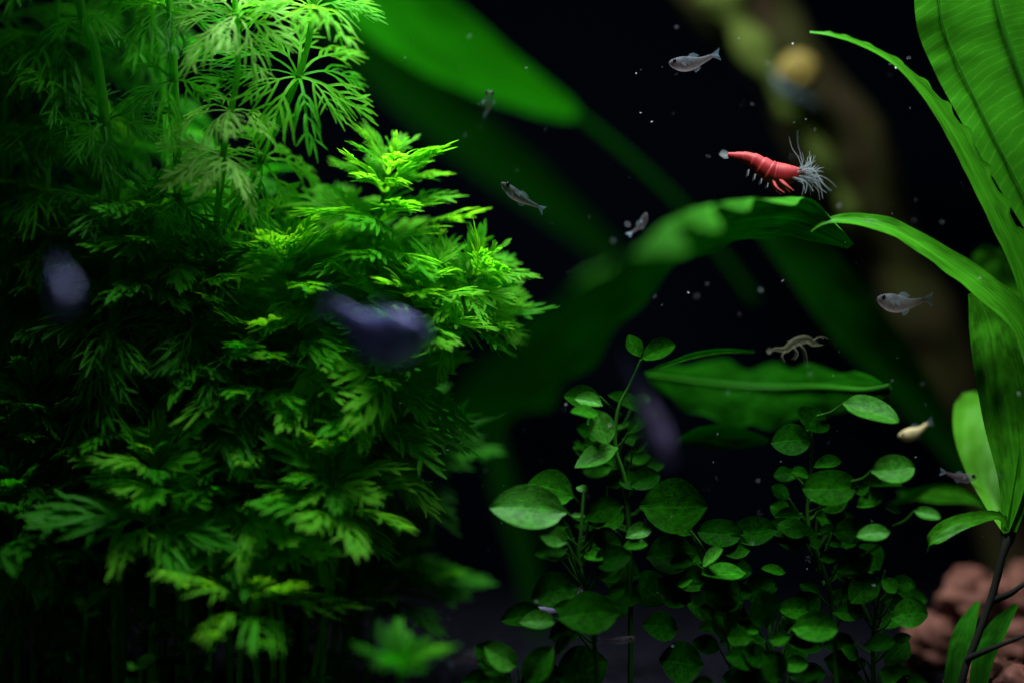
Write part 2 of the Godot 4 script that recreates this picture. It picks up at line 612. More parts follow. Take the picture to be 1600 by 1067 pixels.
func lamp(at: Vector3, to: Vector3, label: String) -> void:
	var root := thing("aquarium_lamp", label, "lamp", at)
	var mb := MB.new()
	mb.tube([Vector3(0, 0, 0), Vector3(0, 0.3, 0), Vector3(0, 1.2, 0), Vector3(0, 2.4, 0), Vector3(0, 2.5, 0)], [1.75, 1.8, 1.7, 0.9, 0.4], [1.75, 1.8, 1.7, 0.9, 0.4], 24)
	obj("housing", mb.mesh(), M.black, root)
	mb = MB.new()
	mb.tube([Vector3(0, -0.2, 0), Vector3(0, -0.01, 0)], [1.35, 1.4], [1.35, 1.4], 24)
	obj("lens", mb.mesh(), M.glow, root)
	var y := (at - to).normalized()
	var x := y.cross(Vector3(0, 0, 1)).normalized()
	root.basis = Basis(x, y, x.cross(y))

func materials() -> void:
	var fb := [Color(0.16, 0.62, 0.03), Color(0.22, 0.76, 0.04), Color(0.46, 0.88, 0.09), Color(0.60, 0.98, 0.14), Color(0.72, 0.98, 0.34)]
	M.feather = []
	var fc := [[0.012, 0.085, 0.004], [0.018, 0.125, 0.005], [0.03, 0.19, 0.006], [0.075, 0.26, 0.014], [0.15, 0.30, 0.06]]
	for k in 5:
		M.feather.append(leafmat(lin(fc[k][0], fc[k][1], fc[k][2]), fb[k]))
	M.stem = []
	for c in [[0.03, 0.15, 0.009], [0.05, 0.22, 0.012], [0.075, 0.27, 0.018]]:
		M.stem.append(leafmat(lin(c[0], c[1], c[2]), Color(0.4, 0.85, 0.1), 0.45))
	var knot := MB.new()
	knot.ball(Vector3.ZERO, Vector3(0.085, 0.07, 0.085), 8)
	M.knot_mesh = knot.mesh()
	M.oval_stem = leafmat(lin(0.012, 0.06, 0.004), Color(0.12, 0.42, 0.04), 0.5)
	M.oval = []
	var nerves := nerve_texture()
	var spots := mottle(11, 0.02, [Color(0.72, 0.74, 0.7), Color(0.86, 0.88, 0.84), Color(1, 1, 1)])
	var grain := noise(5, 0.06)
	var fine := NoiseTexture2D.new()
	fine.width = 256; fine.height = 256; fine.seamless = true; fine.noise = grain; fine.as_normal_map = true; fine.bump_strength = 3.0
	M.fine = fine
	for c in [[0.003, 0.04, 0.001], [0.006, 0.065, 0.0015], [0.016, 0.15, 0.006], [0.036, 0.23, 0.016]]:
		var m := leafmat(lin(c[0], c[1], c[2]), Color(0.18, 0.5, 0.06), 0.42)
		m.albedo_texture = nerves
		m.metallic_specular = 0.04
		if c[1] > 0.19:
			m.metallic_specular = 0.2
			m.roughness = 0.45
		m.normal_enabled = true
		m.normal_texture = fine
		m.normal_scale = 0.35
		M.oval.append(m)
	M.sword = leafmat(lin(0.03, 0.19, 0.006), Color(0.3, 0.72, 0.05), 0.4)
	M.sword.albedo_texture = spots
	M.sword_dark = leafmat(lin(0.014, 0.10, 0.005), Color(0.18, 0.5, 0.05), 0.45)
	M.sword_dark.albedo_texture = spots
	M.veined = leafmat(Color(1, 1, 1), Color(0.62, 0.7, 0.55), 0.4)
	M.veined.albedo_texture = vein_texture()
	M.vein = leafmat(lin(0.01, 0.075, 0.003), Color(0.1, 0.25, 0.04), 0.5)
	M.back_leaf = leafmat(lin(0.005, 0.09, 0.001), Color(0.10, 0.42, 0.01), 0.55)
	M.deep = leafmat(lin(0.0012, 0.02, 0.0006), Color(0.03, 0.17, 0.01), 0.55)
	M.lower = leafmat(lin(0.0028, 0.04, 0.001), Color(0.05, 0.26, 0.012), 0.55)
	M.arch = leafmat(lin(0.02, 0.13, 0.010), Color(0.10, 0.43, 0.02), 0.5)
	M.arch.albedo_texture = nerves
	M.lower.albedo_texture = nerves
	M.arch.metallic_specular = 0.03
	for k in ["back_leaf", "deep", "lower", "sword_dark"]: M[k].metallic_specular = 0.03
	M.sword.albedo_texture = streaks()
	M.black = plain(lin(0.01, 0.01, 0.012), 0.5)
	M.glow = plain(Color(1, 1, 1), 0.3)
	M.glow.emission_enabled = true
	M.glow.emission = Color(0.93, 0.97, 1.0)
	M.glow.emission_energy_multiplier = 1.0
	M.panel = plain(lin(0.0012, 0.002, 0.004), 0.9)
	M.panel.metallic_specular = 0.02
	M.soil = plain(Color(1, 1, 1), 0.9)
	M.soil.metallic_specular = 0.1
	M.soil.albedo_texture = mottle(21, 0.03, [lin(0.002, 0.002, 0.004), lin(0.005, 0.005, 0.008), lin(0.003, 0.003, 0.004)])
	M.soil.uv1_triplanar = true
	M.soil.uv1_scale = Vector3.ONE * 12.0
	M.wood = plain(Color(1, 1, 1), 0.8)
	M.wood.albedo_texture = mottle(31, 0.012, [lin(0.02, 0.010, 0.005), lin(0.024, 0.016, 0.005), lin(0.024, 0.026, 0.004), lin(0.038, 0.046, 0.006)], 512)
	M.wood.uv1_triplanar = true
	M.wood.uv1_scale = Vector3(14, 6, 14)
	M.stone = plain(Color(1, 1, 1), 0.75)
	M.stone.albedo_texture = mottle(41, 0.02, [lin(0.03, 0.01, 0.007), lin(0.12, 0.042, 0.026), lin(0.2, 0.085, 0.06), lin(0.06, 0.02, 0.014), lin(0.15, 0.06, 0.035)])
	M.stone.uv1_triplanar = true
	M.stone.uv1_scale = Vector3.ONE * 25.0
	M.shell_yellow = plain(lin(0.2, 0.145, 0.03), 0.5)
	M.snail_body = plain(lin(0.05, 0.07, 0.065), 0.5)
	M.eye = plain(lin(0.004, 0.004, 0.006), 0.12)
	M.red = plain(lin(0.36, 0.022, 0.024), 0.5)
	M.red.albedo_color = Color(1, 1, 1)
	M.red.albedo_texture = coat([0.25, 0.035, 0.033], [0.15, 0.007, 0.007], [0.13, 0.022, 0.008], 0.3)
	M.red.backlight_enabled = true
	M.red.backlight = Color(0.4, 0.06, 0.05)
	M.clear = leafmat(lin(0.13, 0.145, 0.13), Color(0.4, 0.45, 0.48), 0.4)
	M.clear.transparency = BaseMaterial3D.TRANSPARENCY_ALPHA
	M.clear.albedo_color.a = 0.32
	M.ghost = leafmat(lin(0.2, 0.19, 0.12), Color(0.5, 0.5, 0.35), 0.3)
	M.ghost.transparency = BaseMaterial3D.TRANSPARENCY_ALPHA
	M.ghost.albedo_color.a = 0.2
	M.fry = leafmat(Color(1, 1, 1), Color(0.3, 0.32, 0.34), 0.45)
	M.fry.albedo_texture = coat([0.10, 0.12, 0.13], [0.13, 0.105, 0.10], [0.24, 0.2, 0.19], 0.35)
	M.fry.transparency = BaseMaterial3D.TRANSPARENCY_ALPHA
	M.fry.albedo_color.a = 0.3
	M.fry_warm = leafmat(lin(0.4, 0.33, 0.16), Color(0.5, 0.45, 0.3), 0.28)
	M.fry_dim = leafmat(lin(0.10, 0.07, 0.08), Color(0.2, 0.2, 0.25), 0.4)
	M.fry_dim.transparency = BaseMaterial3D.TRANSPARENCY_ALPHA
	M.fry_dim.albedo_color.a = 0.35
	M.fin = leafmat(lin(0.2, 0.26, 0.3), Color(0.4, 0.5, 0.55), 0.3)
	M.fin.transparency = BaseMaterial3D.TRANSPARENCY_ALPHA
	M.fin.albedo_color.a = 0.35
	M.blue_fish = plain(Color(1, 1, 1), 0.35)
	M.blue_fish.albedo_texture = coat([0.07, 0.075, 0.22], [0.14, 0.135, 0.31], [0.36, 0.35, 0.6], 0.65)
	M.blue_fin = leafmat(lin(0.10, 0.10, 0.18), Color(0.2, 0.2, 0.3), 0.4)
	M.blue_fin.transparency = BaseMaterial3D.TRANSPARENCY_ALPHA
	M.blue_fin.albedo_color.a = 0.4
	M.violet_fish = plain(Color(1, 1, 1), 0.4)
	M.violet_fish.albedo_texture = coat([0.24, 0.18, 0.36], [0.38, 0.27, 0.5], [0.5, 0.38, 0.62], 0.5)
	M.speck = plain(lin(0.3, 0.32, 0.32), 0.7)

# midrib and side nerves of a round leaf, with paler blotches
func nerve_texture() -> ImageTexture:
	var im := Image.create(128, 160, false, Image.FORMAT_RGB8)
	var n := noise(67, 0.03)
	for y in 160:
		for x in 128:
			var j := absf(x / 63.5 - 1.0)
			var u := y / 159.0
			var t := 0.74 + 0.2 * n.get_noise_2d(x, y) + 0.14 * n.get_noise_2d(x * 5.0, y * 5.0)
			var s := (u - 0.55 * pow(j, 1.3) * 0.5) * 6.0 + 0.3 * n.get_noise_2d(x * 0.8, y * 0.8)
			t += 0.13 * smoothstep(0.1, 0.0, absf(s - roundf(s))) * (1.0 - j) + 0.22 * smoothstep(0.07, 0.01, j)
			t += 0.1 * smoothstep(0.92, 1.0, j)
			t -= 0.3 * smoothstep(0.42, 0.6, n.get_noise_2d(x * 1.7 + 300.0, y * 1.7))
			t = clampf(t, 0.3, 1.0)
			im.set_pixel(x, y, Color(minf(1.0, t * 1.05), t, t * 0.92))
	return ImageTexture.create_from_image(im)

# faint lengthwise nerves of a strap leaf, with a pale middle line
func streaks() -> ImageTexture:
	var im := Image.create(96, 512, false, Image.FORMAT_RGB8)
	var n := noise(66, 0.05)
	for y in 512:
		for x in 96:
			var j := absf(x / 47.5 - 1.0)
			var t := 0.86 + 0.16 * n.get_noise_2d(x * 7.0, y * 0.12) + 0.12 * n.get_noise_2d(x * 1.2, y * 0.5)
			t += 0.12 * smoothstep(0.09, 0.02, j)
			t = clampf(t - 0.12 * smoothstep(0.3, 0.7, n.get_noise_2d(x * 0.5 + 400.0, y * 0.25) + 0.2), 0.3, 1.0)
			im.set_pixel(x, y, Color(minf(1.0, t * 1.02), t, t * 0.95))
	return ImageTexture.create_from_image(im)

func vein_texture() -> ImageTexture:
	var w := 256
	var h := 1024
	var im := Image.create(w, h, false, Image.FORMAT_RGB8)
	var n := noise(61, 0.02)
	for y in h:
		for x in w:
			var j := absf(float(x) / w * 2.0 - 1.0)
			var u := float(y) / h
			var s := u * 46.0 - 2.2 * j * j + 0.45 * n.get_noise_2d(x * 0.6, y * 0.3)
			var d := absf(s - roundf(s))
			var v := smoothstep(0.16, 0.02, d) * (0.35 + 0.5 * absf(n.get_noise_2d(x, y) * 1.6))
			var s2 := s * 4.0 + n.get_noise_2d(x * 2.0, y * 2.0) * 2.0
			var fine := smoothstep(0.3, 0.05, absf(s2 - roundf(s2))) * 0.22
			var t := clampf(v + fine, 0, 1)
			var b := 1.0 + 0.25 * n.get_noise_2d(x * 0.4, y * 0.4)
			im.set_pixel(x, y, lin(lerpf(0.02, 0.045, t) * b, lerpf(0.145, 0.215, t) * b, lerpf(0.004, 0.009, t) * b))
	return ImageTexture.create_from_image(im)

# scales of a fish: back, flank and belly colours, dark saddles behind the head and at mid body
func coat(back: Array, flank: Array, belly: Array, saddle: float) -> ImageTexture:
	var im := Image.create(64, 128, false, Image.FORMAT_RGB8)
	var n := noise(91, 0.08)
	for y in 128:
		for x in 64:
			var down := 1.0 - absf(x / 32.0 - 1.0)          # 0 on the back, 1 on the belly
			var v := y / 127.0
			var k := 1.0 - saddle * (smoothstep(0.09, 0.02, absf(v - 0.5)) + 0.9 * smoothstep(0.08, 0.03, absf(v - 0.82))) * (1.0 - 0.7 * down)
			k *= 1.0 + 0.35 * n.get_noise_2d(x * 1.5, y)
			var c := []
			for i in 3:
				var q: float = lerpf(back[i], flank[i], smoothstep(0.1, 0.5, down))
				q = lerpf(q, belly[i], smoothstep(0.55, 0.9, down) * smoothstep(0.35, 0.55, v))
				c.append(maxf(q * k, 0.0))
			im.set_pixel(x, y, lin(c[0], c[1], c[2]))
	return ImageTexture.create_from_image(im)

func build_shapes() -> void:
	for kind in ["fine", "broad", "young"]:
		feather[kind] = []
		for k in (6 if kind != "young" else 3):
			feather[kind].append(make_feather(kind, 100 + k * 7 + kind.length()))
	for k in 10: oval.append(make_oval(300 + k))

func tank() -> void:
	var nz := noise(71, 0.35)
	var f2 := noise(72, 1.6)
	var mb := MB.new()
	var rows := []
	for i in 91:
		var row := PackedVector3Array()
		for k in 121:
			var x := -24.0 + 48.0 * k / 120.0
			var z := 8.0 - 30.0 * i / 90.0
			row.append(Vector3(x, FLOOR + 0.35 * nz.get_noise_2d(x, z) + 0.12 * f2.get_noise_2d(x, z), z))
		rows.append(row)
	mb.grid(rows)
	tag(obj("ground", mb.mesh(), M.soil), "dark bluish grey soil on the tank floor", "ground", "", "structure")
	mb = MB.new()
	rng.seed = 77
	mb.ball(Vector3.ZERO, Vector3(0.16, 0.12, 0.14), 6)
	var mm := MultiMesh.new()
	mm.transform_format = MultiMesh.TRANSFORM_3D
	mm.mesh = mb.mesh()
	mm.instance_count = 9000
	for k in 9000:
		var x := rng.randf_range(-20, 20)
		var z := rng.randf_range(-19, 6)
		var s := rng.randf_range(0.6, 1.5)
		var y := FLOOR + 0.35 * nz.get_noise_2d(x, z) + 0.12 * f2.get_noise_2d(x, z)
		mm.set_instance_transform(k, Transform3D(Basis.from_euler(Vector3(rng.randf() * 6, rng.randf() * 6, rng.randf() * 6)) * Basis.from_scale(Vector3.ONE * s), Vector3(x, y + 0.04, z) * CM))
	var g := MultiMeshInstance3D.new()
	g.name = "soil_granules"
	g.multimesh = mm
	g.material_override = M.soil
	add_child(g)
	tag(g, "loose dark soil granules covering the tank floor", "soil", "", "stuff")
	mb = MB.new()
	for side in [0.0, -0.6]:
		mb.grid([PackedVector3Array([Vector3(-24, -9, -22 + side), Vector3(24, -9, -22 + side)]), PackedVector3Array([Vector3(-24, 26, -22 + side), Vector3(24, 26, -22 + side)])])
	tag(obj("back_wall", mb.mesh(), M.panel), "blue black rear pane of the aquarium", "wall", "", "structure")

func wood_and_stones() -> void:
	var nz := noise(81, 0.32)
	var c := curve(pp([[1085, -110, -10], [1165, 10, -10], [1250, 130, -10], [1325, 250, -10.5], [1390, 370, -11], [1440, 480, -11.5], [1490, 600, -12], [1550, 760, -12.5], [1600, 960, -13]]), 60)
	var root := thing("driftwood", "mossy olive brown driftwood branch slanting down behind the red shrimp", "driftwood", c[60])
	var r := []; var r2 := []
	for i in 61:
		var w := 1.25 + 0.14 * sin(i * 0.35) - 0.012 * i
		r.append(w * 0.9); r2.append(w)
	var mb := MB.new()
	mb.tube(rel(c, c[60]), r, r2, 26, Vector3(0, 0, 1), nz, 0.4)
	obj("branch", mb.mesh(), M.wood, root)
	# the moss ridge on the lit left flank
	var d := curve(pp([[1075, -110, -8.9], [1135, 10, -8.9], [1215, 130, -9], [1290, 250, -9.5], [1345, 360, -10]]), 40)
	r = []
	for i in 41: r.append(0.55 * (1.0 - 0.02 * i) + 0.08 * sin(i * 0.9))
	mb = MB.new()
	mb.tube(rel(d, c[60]), r, r, 16, Vector3(0, 0, 1), noise(82, 0.9), 0.5)
	obj("moss", mb.mesh(), M.moss if M.has("moss") else moss(), root)
	stone("pinkish brown stone left of the dark stalk at bottom right", p(1515, 935, -4.5), Vector3(0.62, 0.62, 0.6), 91, M.stone)
	stone("pinkish stone cut off by the right edge beside the dark stalk", p(1600, 925, -4.5), Vector3(0.6, 0.62, 0.6), 92, M.stone)
	stone("reddish stone lowest on the left below the pink stones", p(1455, 1005, -4.0), Vector3(0.62, 0.6, 0.7), 93, M.stone)
	stone("broad reddish brown stone along the bottom right corner", p(1560, 1085, -1.0), Vector3(1.0, 0.65, 0.8), 94, M.stone)
	stone("dull red stone between the dark stalk and the corner stone", p(1590, 1000, -4.2), Vector3(0.55, 0.5, 0.6), 95, M.stone)

func moss() -> Material:
	M.moss = plain(lin(0.06, 0.085, 0.012), 0.9)
	return M.moss

func simple_blade(called: String, label: String, pts: Array, w: Array, side: Array, mat: Material, o := {}, group := "") -> Node3D:
	var c := pp(pts)
	var base: Vector3 = c[c.size() - 1]
	var root := thing(called, label, "aquatic plant", base, group)
	obj("leaf", blade(rel(c, base), w, side, o).mesh(), mat, root)
	return root

func background_leaves() -> void:
	var side := Vector3(0.55, 0.75, 0.35)
	var g := "sword leaves in the background"
	# big blurred leaf hanging in from the top
	var c := pp([[440, -150, -7.5], [560, -50, -8], [672, 45, -8.4], [785, 118, -8.8], [880, 168, -9], [905, 182, -9]])
	var root := thing("sword_leaf_plant", "big blurred bright green pointed leaf reaching in from the top centre", "aquatic plant", p(1180, 470, -10), g)
	var o: Vector3 = p(1180, 470, -10)
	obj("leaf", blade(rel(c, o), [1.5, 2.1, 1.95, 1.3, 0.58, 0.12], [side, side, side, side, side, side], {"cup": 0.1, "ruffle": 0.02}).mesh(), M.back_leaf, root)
	var mb := MB.new()
	var st := curve(rel(pp([[900, 180, -9], [980, 245, -9.4], [1080, 340, -9.8], [1180, 470, -10]]), o), 20)
	var r := []
	for i in 21: r.append(0.13)
	mb.tube(st, r, r, 8)
	obj("leaf_stalk", mb.mesh(), M.deep, root)
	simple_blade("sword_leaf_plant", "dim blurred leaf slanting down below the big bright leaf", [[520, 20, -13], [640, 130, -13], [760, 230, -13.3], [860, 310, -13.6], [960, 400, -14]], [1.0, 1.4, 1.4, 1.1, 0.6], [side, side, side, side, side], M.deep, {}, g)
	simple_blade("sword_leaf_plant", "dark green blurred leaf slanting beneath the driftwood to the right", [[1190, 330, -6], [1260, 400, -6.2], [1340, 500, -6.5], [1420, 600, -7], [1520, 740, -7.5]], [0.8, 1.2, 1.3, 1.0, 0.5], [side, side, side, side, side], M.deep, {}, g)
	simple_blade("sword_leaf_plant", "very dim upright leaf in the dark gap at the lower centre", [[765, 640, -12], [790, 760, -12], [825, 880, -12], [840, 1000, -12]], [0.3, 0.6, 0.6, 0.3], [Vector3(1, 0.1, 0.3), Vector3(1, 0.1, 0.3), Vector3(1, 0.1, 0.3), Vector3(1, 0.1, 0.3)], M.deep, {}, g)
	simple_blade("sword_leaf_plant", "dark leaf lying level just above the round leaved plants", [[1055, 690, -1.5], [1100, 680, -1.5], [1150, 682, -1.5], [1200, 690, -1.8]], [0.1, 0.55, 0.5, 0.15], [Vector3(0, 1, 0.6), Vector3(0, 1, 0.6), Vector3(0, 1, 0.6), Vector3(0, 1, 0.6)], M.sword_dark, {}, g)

func stems() -> void:
	# tall bare stems, upper left
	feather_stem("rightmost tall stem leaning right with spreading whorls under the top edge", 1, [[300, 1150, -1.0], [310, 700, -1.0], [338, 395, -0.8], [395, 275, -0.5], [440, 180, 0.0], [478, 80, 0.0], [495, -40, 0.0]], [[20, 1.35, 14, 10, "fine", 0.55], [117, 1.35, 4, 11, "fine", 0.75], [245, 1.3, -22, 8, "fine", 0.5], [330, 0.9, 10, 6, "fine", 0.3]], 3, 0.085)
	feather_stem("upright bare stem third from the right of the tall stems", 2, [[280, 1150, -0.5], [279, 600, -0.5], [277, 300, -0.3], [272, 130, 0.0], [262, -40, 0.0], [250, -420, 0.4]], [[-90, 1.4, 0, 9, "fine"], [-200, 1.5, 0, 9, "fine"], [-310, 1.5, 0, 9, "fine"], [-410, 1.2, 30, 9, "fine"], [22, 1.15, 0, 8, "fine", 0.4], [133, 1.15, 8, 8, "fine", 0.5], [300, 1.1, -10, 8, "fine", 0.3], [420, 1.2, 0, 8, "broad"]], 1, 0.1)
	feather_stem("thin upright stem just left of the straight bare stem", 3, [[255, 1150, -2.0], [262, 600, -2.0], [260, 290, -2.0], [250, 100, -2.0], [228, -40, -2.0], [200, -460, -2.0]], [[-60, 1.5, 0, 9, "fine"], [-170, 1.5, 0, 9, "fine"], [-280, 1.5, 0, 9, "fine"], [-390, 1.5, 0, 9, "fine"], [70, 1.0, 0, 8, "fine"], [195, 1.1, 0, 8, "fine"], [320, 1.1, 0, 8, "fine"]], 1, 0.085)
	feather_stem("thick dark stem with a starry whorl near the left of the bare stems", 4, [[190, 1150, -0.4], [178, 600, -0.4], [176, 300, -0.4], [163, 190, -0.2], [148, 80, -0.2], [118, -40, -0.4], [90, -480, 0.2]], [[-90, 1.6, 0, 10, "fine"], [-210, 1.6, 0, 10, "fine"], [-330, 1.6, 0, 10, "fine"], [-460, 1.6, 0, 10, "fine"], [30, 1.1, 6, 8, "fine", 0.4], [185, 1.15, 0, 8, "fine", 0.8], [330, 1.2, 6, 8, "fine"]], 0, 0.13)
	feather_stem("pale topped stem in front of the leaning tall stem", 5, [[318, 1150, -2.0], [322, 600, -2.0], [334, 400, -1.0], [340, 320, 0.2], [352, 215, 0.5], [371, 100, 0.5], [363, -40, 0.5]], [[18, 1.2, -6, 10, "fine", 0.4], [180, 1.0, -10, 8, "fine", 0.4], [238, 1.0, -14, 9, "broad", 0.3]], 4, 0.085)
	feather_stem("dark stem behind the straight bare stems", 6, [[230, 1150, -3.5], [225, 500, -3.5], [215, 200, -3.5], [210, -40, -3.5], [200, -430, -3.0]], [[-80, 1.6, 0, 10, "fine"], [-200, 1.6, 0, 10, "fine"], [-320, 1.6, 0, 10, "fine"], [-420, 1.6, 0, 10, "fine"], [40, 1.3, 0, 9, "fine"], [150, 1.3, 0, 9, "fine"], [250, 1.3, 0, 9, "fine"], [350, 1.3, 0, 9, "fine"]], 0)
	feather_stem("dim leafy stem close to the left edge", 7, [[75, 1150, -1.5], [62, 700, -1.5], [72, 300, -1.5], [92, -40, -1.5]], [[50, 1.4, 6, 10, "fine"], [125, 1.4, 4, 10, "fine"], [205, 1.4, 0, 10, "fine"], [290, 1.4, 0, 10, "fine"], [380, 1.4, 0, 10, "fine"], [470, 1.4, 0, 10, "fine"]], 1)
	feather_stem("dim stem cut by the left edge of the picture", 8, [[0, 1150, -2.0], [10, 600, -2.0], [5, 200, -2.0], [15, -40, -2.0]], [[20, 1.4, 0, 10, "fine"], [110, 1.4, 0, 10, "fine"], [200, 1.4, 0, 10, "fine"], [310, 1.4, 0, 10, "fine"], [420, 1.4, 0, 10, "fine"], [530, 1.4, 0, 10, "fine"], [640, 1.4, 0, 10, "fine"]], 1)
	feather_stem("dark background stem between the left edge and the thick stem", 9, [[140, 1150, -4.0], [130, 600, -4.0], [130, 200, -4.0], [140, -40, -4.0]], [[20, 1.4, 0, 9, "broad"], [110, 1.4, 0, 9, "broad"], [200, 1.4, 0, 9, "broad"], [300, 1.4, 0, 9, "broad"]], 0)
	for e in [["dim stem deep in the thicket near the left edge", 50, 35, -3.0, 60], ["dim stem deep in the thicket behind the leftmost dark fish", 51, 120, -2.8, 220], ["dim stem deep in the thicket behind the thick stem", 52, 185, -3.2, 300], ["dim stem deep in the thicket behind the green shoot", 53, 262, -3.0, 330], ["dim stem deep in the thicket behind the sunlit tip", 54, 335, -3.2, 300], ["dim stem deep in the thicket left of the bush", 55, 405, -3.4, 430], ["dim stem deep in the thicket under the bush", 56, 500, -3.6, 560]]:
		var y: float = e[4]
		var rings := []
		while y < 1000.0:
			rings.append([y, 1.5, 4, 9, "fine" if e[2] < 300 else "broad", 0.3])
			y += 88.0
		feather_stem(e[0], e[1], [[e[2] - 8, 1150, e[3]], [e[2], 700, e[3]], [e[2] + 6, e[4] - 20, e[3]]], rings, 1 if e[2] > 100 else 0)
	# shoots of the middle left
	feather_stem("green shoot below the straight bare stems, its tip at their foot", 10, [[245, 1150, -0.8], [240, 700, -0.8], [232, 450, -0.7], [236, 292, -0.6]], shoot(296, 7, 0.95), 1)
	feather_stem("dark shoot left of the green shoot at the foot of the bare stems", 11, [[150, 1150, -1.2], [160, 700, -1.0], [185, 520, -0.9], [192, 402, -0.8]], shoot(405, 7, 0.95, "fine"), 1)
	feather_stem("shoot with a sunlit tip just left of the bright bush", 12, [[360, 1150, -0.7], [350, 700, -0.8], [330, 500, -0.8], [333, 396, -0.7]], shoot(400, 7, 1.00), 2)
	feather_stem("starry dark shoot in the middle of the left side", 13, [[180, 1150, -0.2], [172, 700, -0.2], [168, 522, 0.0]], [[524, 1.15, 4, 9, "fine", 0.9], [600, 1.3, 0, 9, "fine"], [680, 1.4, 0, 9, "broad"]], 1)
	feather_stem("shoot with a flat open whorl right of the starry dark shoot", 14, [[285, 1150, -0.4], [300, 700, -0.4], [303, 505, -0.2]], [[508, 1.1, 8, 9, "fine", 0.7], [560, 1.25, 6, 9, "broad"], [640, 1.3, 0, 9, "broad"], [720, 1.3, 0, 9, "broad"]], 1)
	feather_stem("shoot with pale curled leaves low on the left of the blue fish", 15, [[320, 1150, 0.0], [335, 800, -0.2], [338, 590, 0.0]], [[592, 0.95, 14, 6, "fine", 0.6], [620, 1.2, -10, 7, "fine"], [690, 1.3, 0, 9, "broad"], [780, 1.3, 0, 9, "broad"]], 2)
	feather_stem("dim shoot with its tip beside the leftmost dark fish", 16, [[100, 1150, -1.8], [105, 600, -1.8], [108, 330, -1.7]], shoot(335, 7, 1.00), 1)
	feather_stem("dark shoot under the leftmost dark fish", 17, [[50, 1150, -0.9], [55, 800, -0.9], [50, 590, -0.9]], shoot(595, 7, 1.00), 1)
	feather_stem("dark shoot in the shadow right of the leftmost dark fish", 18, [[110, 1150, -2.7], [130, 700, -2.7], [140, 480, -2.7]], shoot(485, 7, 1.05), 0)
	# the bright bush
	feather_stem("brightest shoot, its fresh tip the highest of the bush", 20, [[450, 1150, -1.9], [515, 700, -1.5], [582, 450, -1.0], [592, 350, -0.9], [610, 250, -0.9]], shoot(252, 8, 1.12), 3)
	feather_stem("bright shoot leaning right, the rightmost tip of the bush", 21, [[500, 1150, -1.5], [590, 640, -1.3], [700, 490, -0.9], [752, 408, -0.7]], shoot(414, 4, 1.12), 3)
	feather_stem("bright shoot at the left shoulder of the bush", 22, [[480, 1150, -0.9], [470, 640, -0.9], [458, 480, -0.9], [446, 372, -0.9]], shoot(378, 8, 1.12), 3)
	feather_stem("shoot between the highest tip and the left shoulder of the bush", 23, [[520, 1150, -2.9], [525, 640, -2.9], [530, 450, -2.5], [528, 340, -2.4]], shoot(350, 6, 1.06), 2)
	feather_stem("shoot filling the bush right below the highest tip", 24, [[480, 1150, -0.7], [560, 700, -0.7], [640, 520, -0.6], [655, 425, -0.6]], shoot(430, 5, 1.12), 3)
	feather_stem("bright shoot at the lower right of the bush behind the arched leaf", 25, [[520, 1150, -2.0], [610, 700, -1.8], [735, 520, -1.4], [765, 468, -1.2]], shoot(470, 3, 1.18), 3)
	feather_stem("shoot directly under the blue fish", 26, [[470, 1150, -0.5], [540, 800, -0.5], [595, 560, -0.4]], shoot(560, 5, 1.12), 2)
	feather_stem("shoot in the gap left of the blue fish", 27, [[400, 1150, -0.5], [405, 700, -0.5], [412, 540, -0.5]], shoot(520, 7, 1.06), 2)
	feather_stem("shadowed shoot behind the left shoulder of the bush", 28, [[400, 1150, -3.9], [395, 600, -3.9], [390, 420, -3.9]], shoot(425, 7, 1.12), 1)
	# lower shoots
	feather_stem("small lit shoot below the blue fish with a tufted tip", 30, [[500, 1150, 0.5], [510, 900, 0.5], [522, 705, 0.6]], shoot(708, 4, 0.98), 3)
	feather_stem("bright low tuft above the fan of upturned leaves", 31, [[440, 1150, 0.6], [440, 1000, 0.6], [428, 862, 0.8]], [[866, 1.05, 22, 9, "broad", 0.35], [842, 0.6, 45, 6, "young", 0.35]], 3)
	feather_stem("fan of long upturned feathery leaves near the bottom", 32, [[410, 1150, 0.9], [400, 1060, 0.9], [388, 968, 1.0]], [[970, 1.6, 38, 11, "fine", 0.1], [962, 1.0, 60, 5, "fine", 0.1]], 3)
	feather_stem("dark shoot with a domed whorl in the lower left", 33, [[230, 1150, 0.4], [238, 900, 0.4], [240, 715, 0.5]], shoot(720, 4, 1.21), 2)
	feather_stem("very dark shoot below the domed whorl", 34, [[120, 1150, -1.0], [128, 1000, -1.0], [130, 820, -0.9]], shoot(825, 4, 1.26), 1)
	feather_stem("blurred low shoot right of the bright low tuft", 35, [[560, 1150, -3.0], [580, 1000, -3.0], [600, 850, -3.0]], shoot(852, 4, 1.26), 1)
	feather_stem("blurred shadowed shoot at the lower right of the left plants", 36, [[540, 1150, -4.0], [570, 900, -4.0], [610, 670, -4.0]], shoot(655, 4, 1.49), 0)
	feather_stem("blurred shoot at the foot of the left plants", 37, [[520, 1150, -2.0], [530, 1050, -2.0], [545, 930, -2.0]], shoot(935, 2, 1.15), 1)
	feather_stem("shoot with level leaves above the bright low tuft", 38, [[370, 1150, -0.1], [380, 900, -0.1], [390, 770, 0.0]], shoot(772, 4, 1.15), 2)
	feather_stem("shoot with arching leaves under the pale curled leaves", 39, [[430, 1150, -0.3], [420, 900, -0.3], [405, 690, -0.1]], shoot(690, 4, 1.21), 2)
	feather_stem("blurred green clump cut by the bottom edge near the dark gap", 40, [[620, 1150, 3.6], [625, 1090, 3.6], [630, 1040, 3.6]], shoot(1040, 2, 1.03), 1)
	feather_stem("low green clump at the bottom between the fan and the dark gap", 41, [[440, 1150, -1.3], [445, 1090, -1.3], [450, 1010, -1.3]], shoot(1012, 4, 0.98), 1)
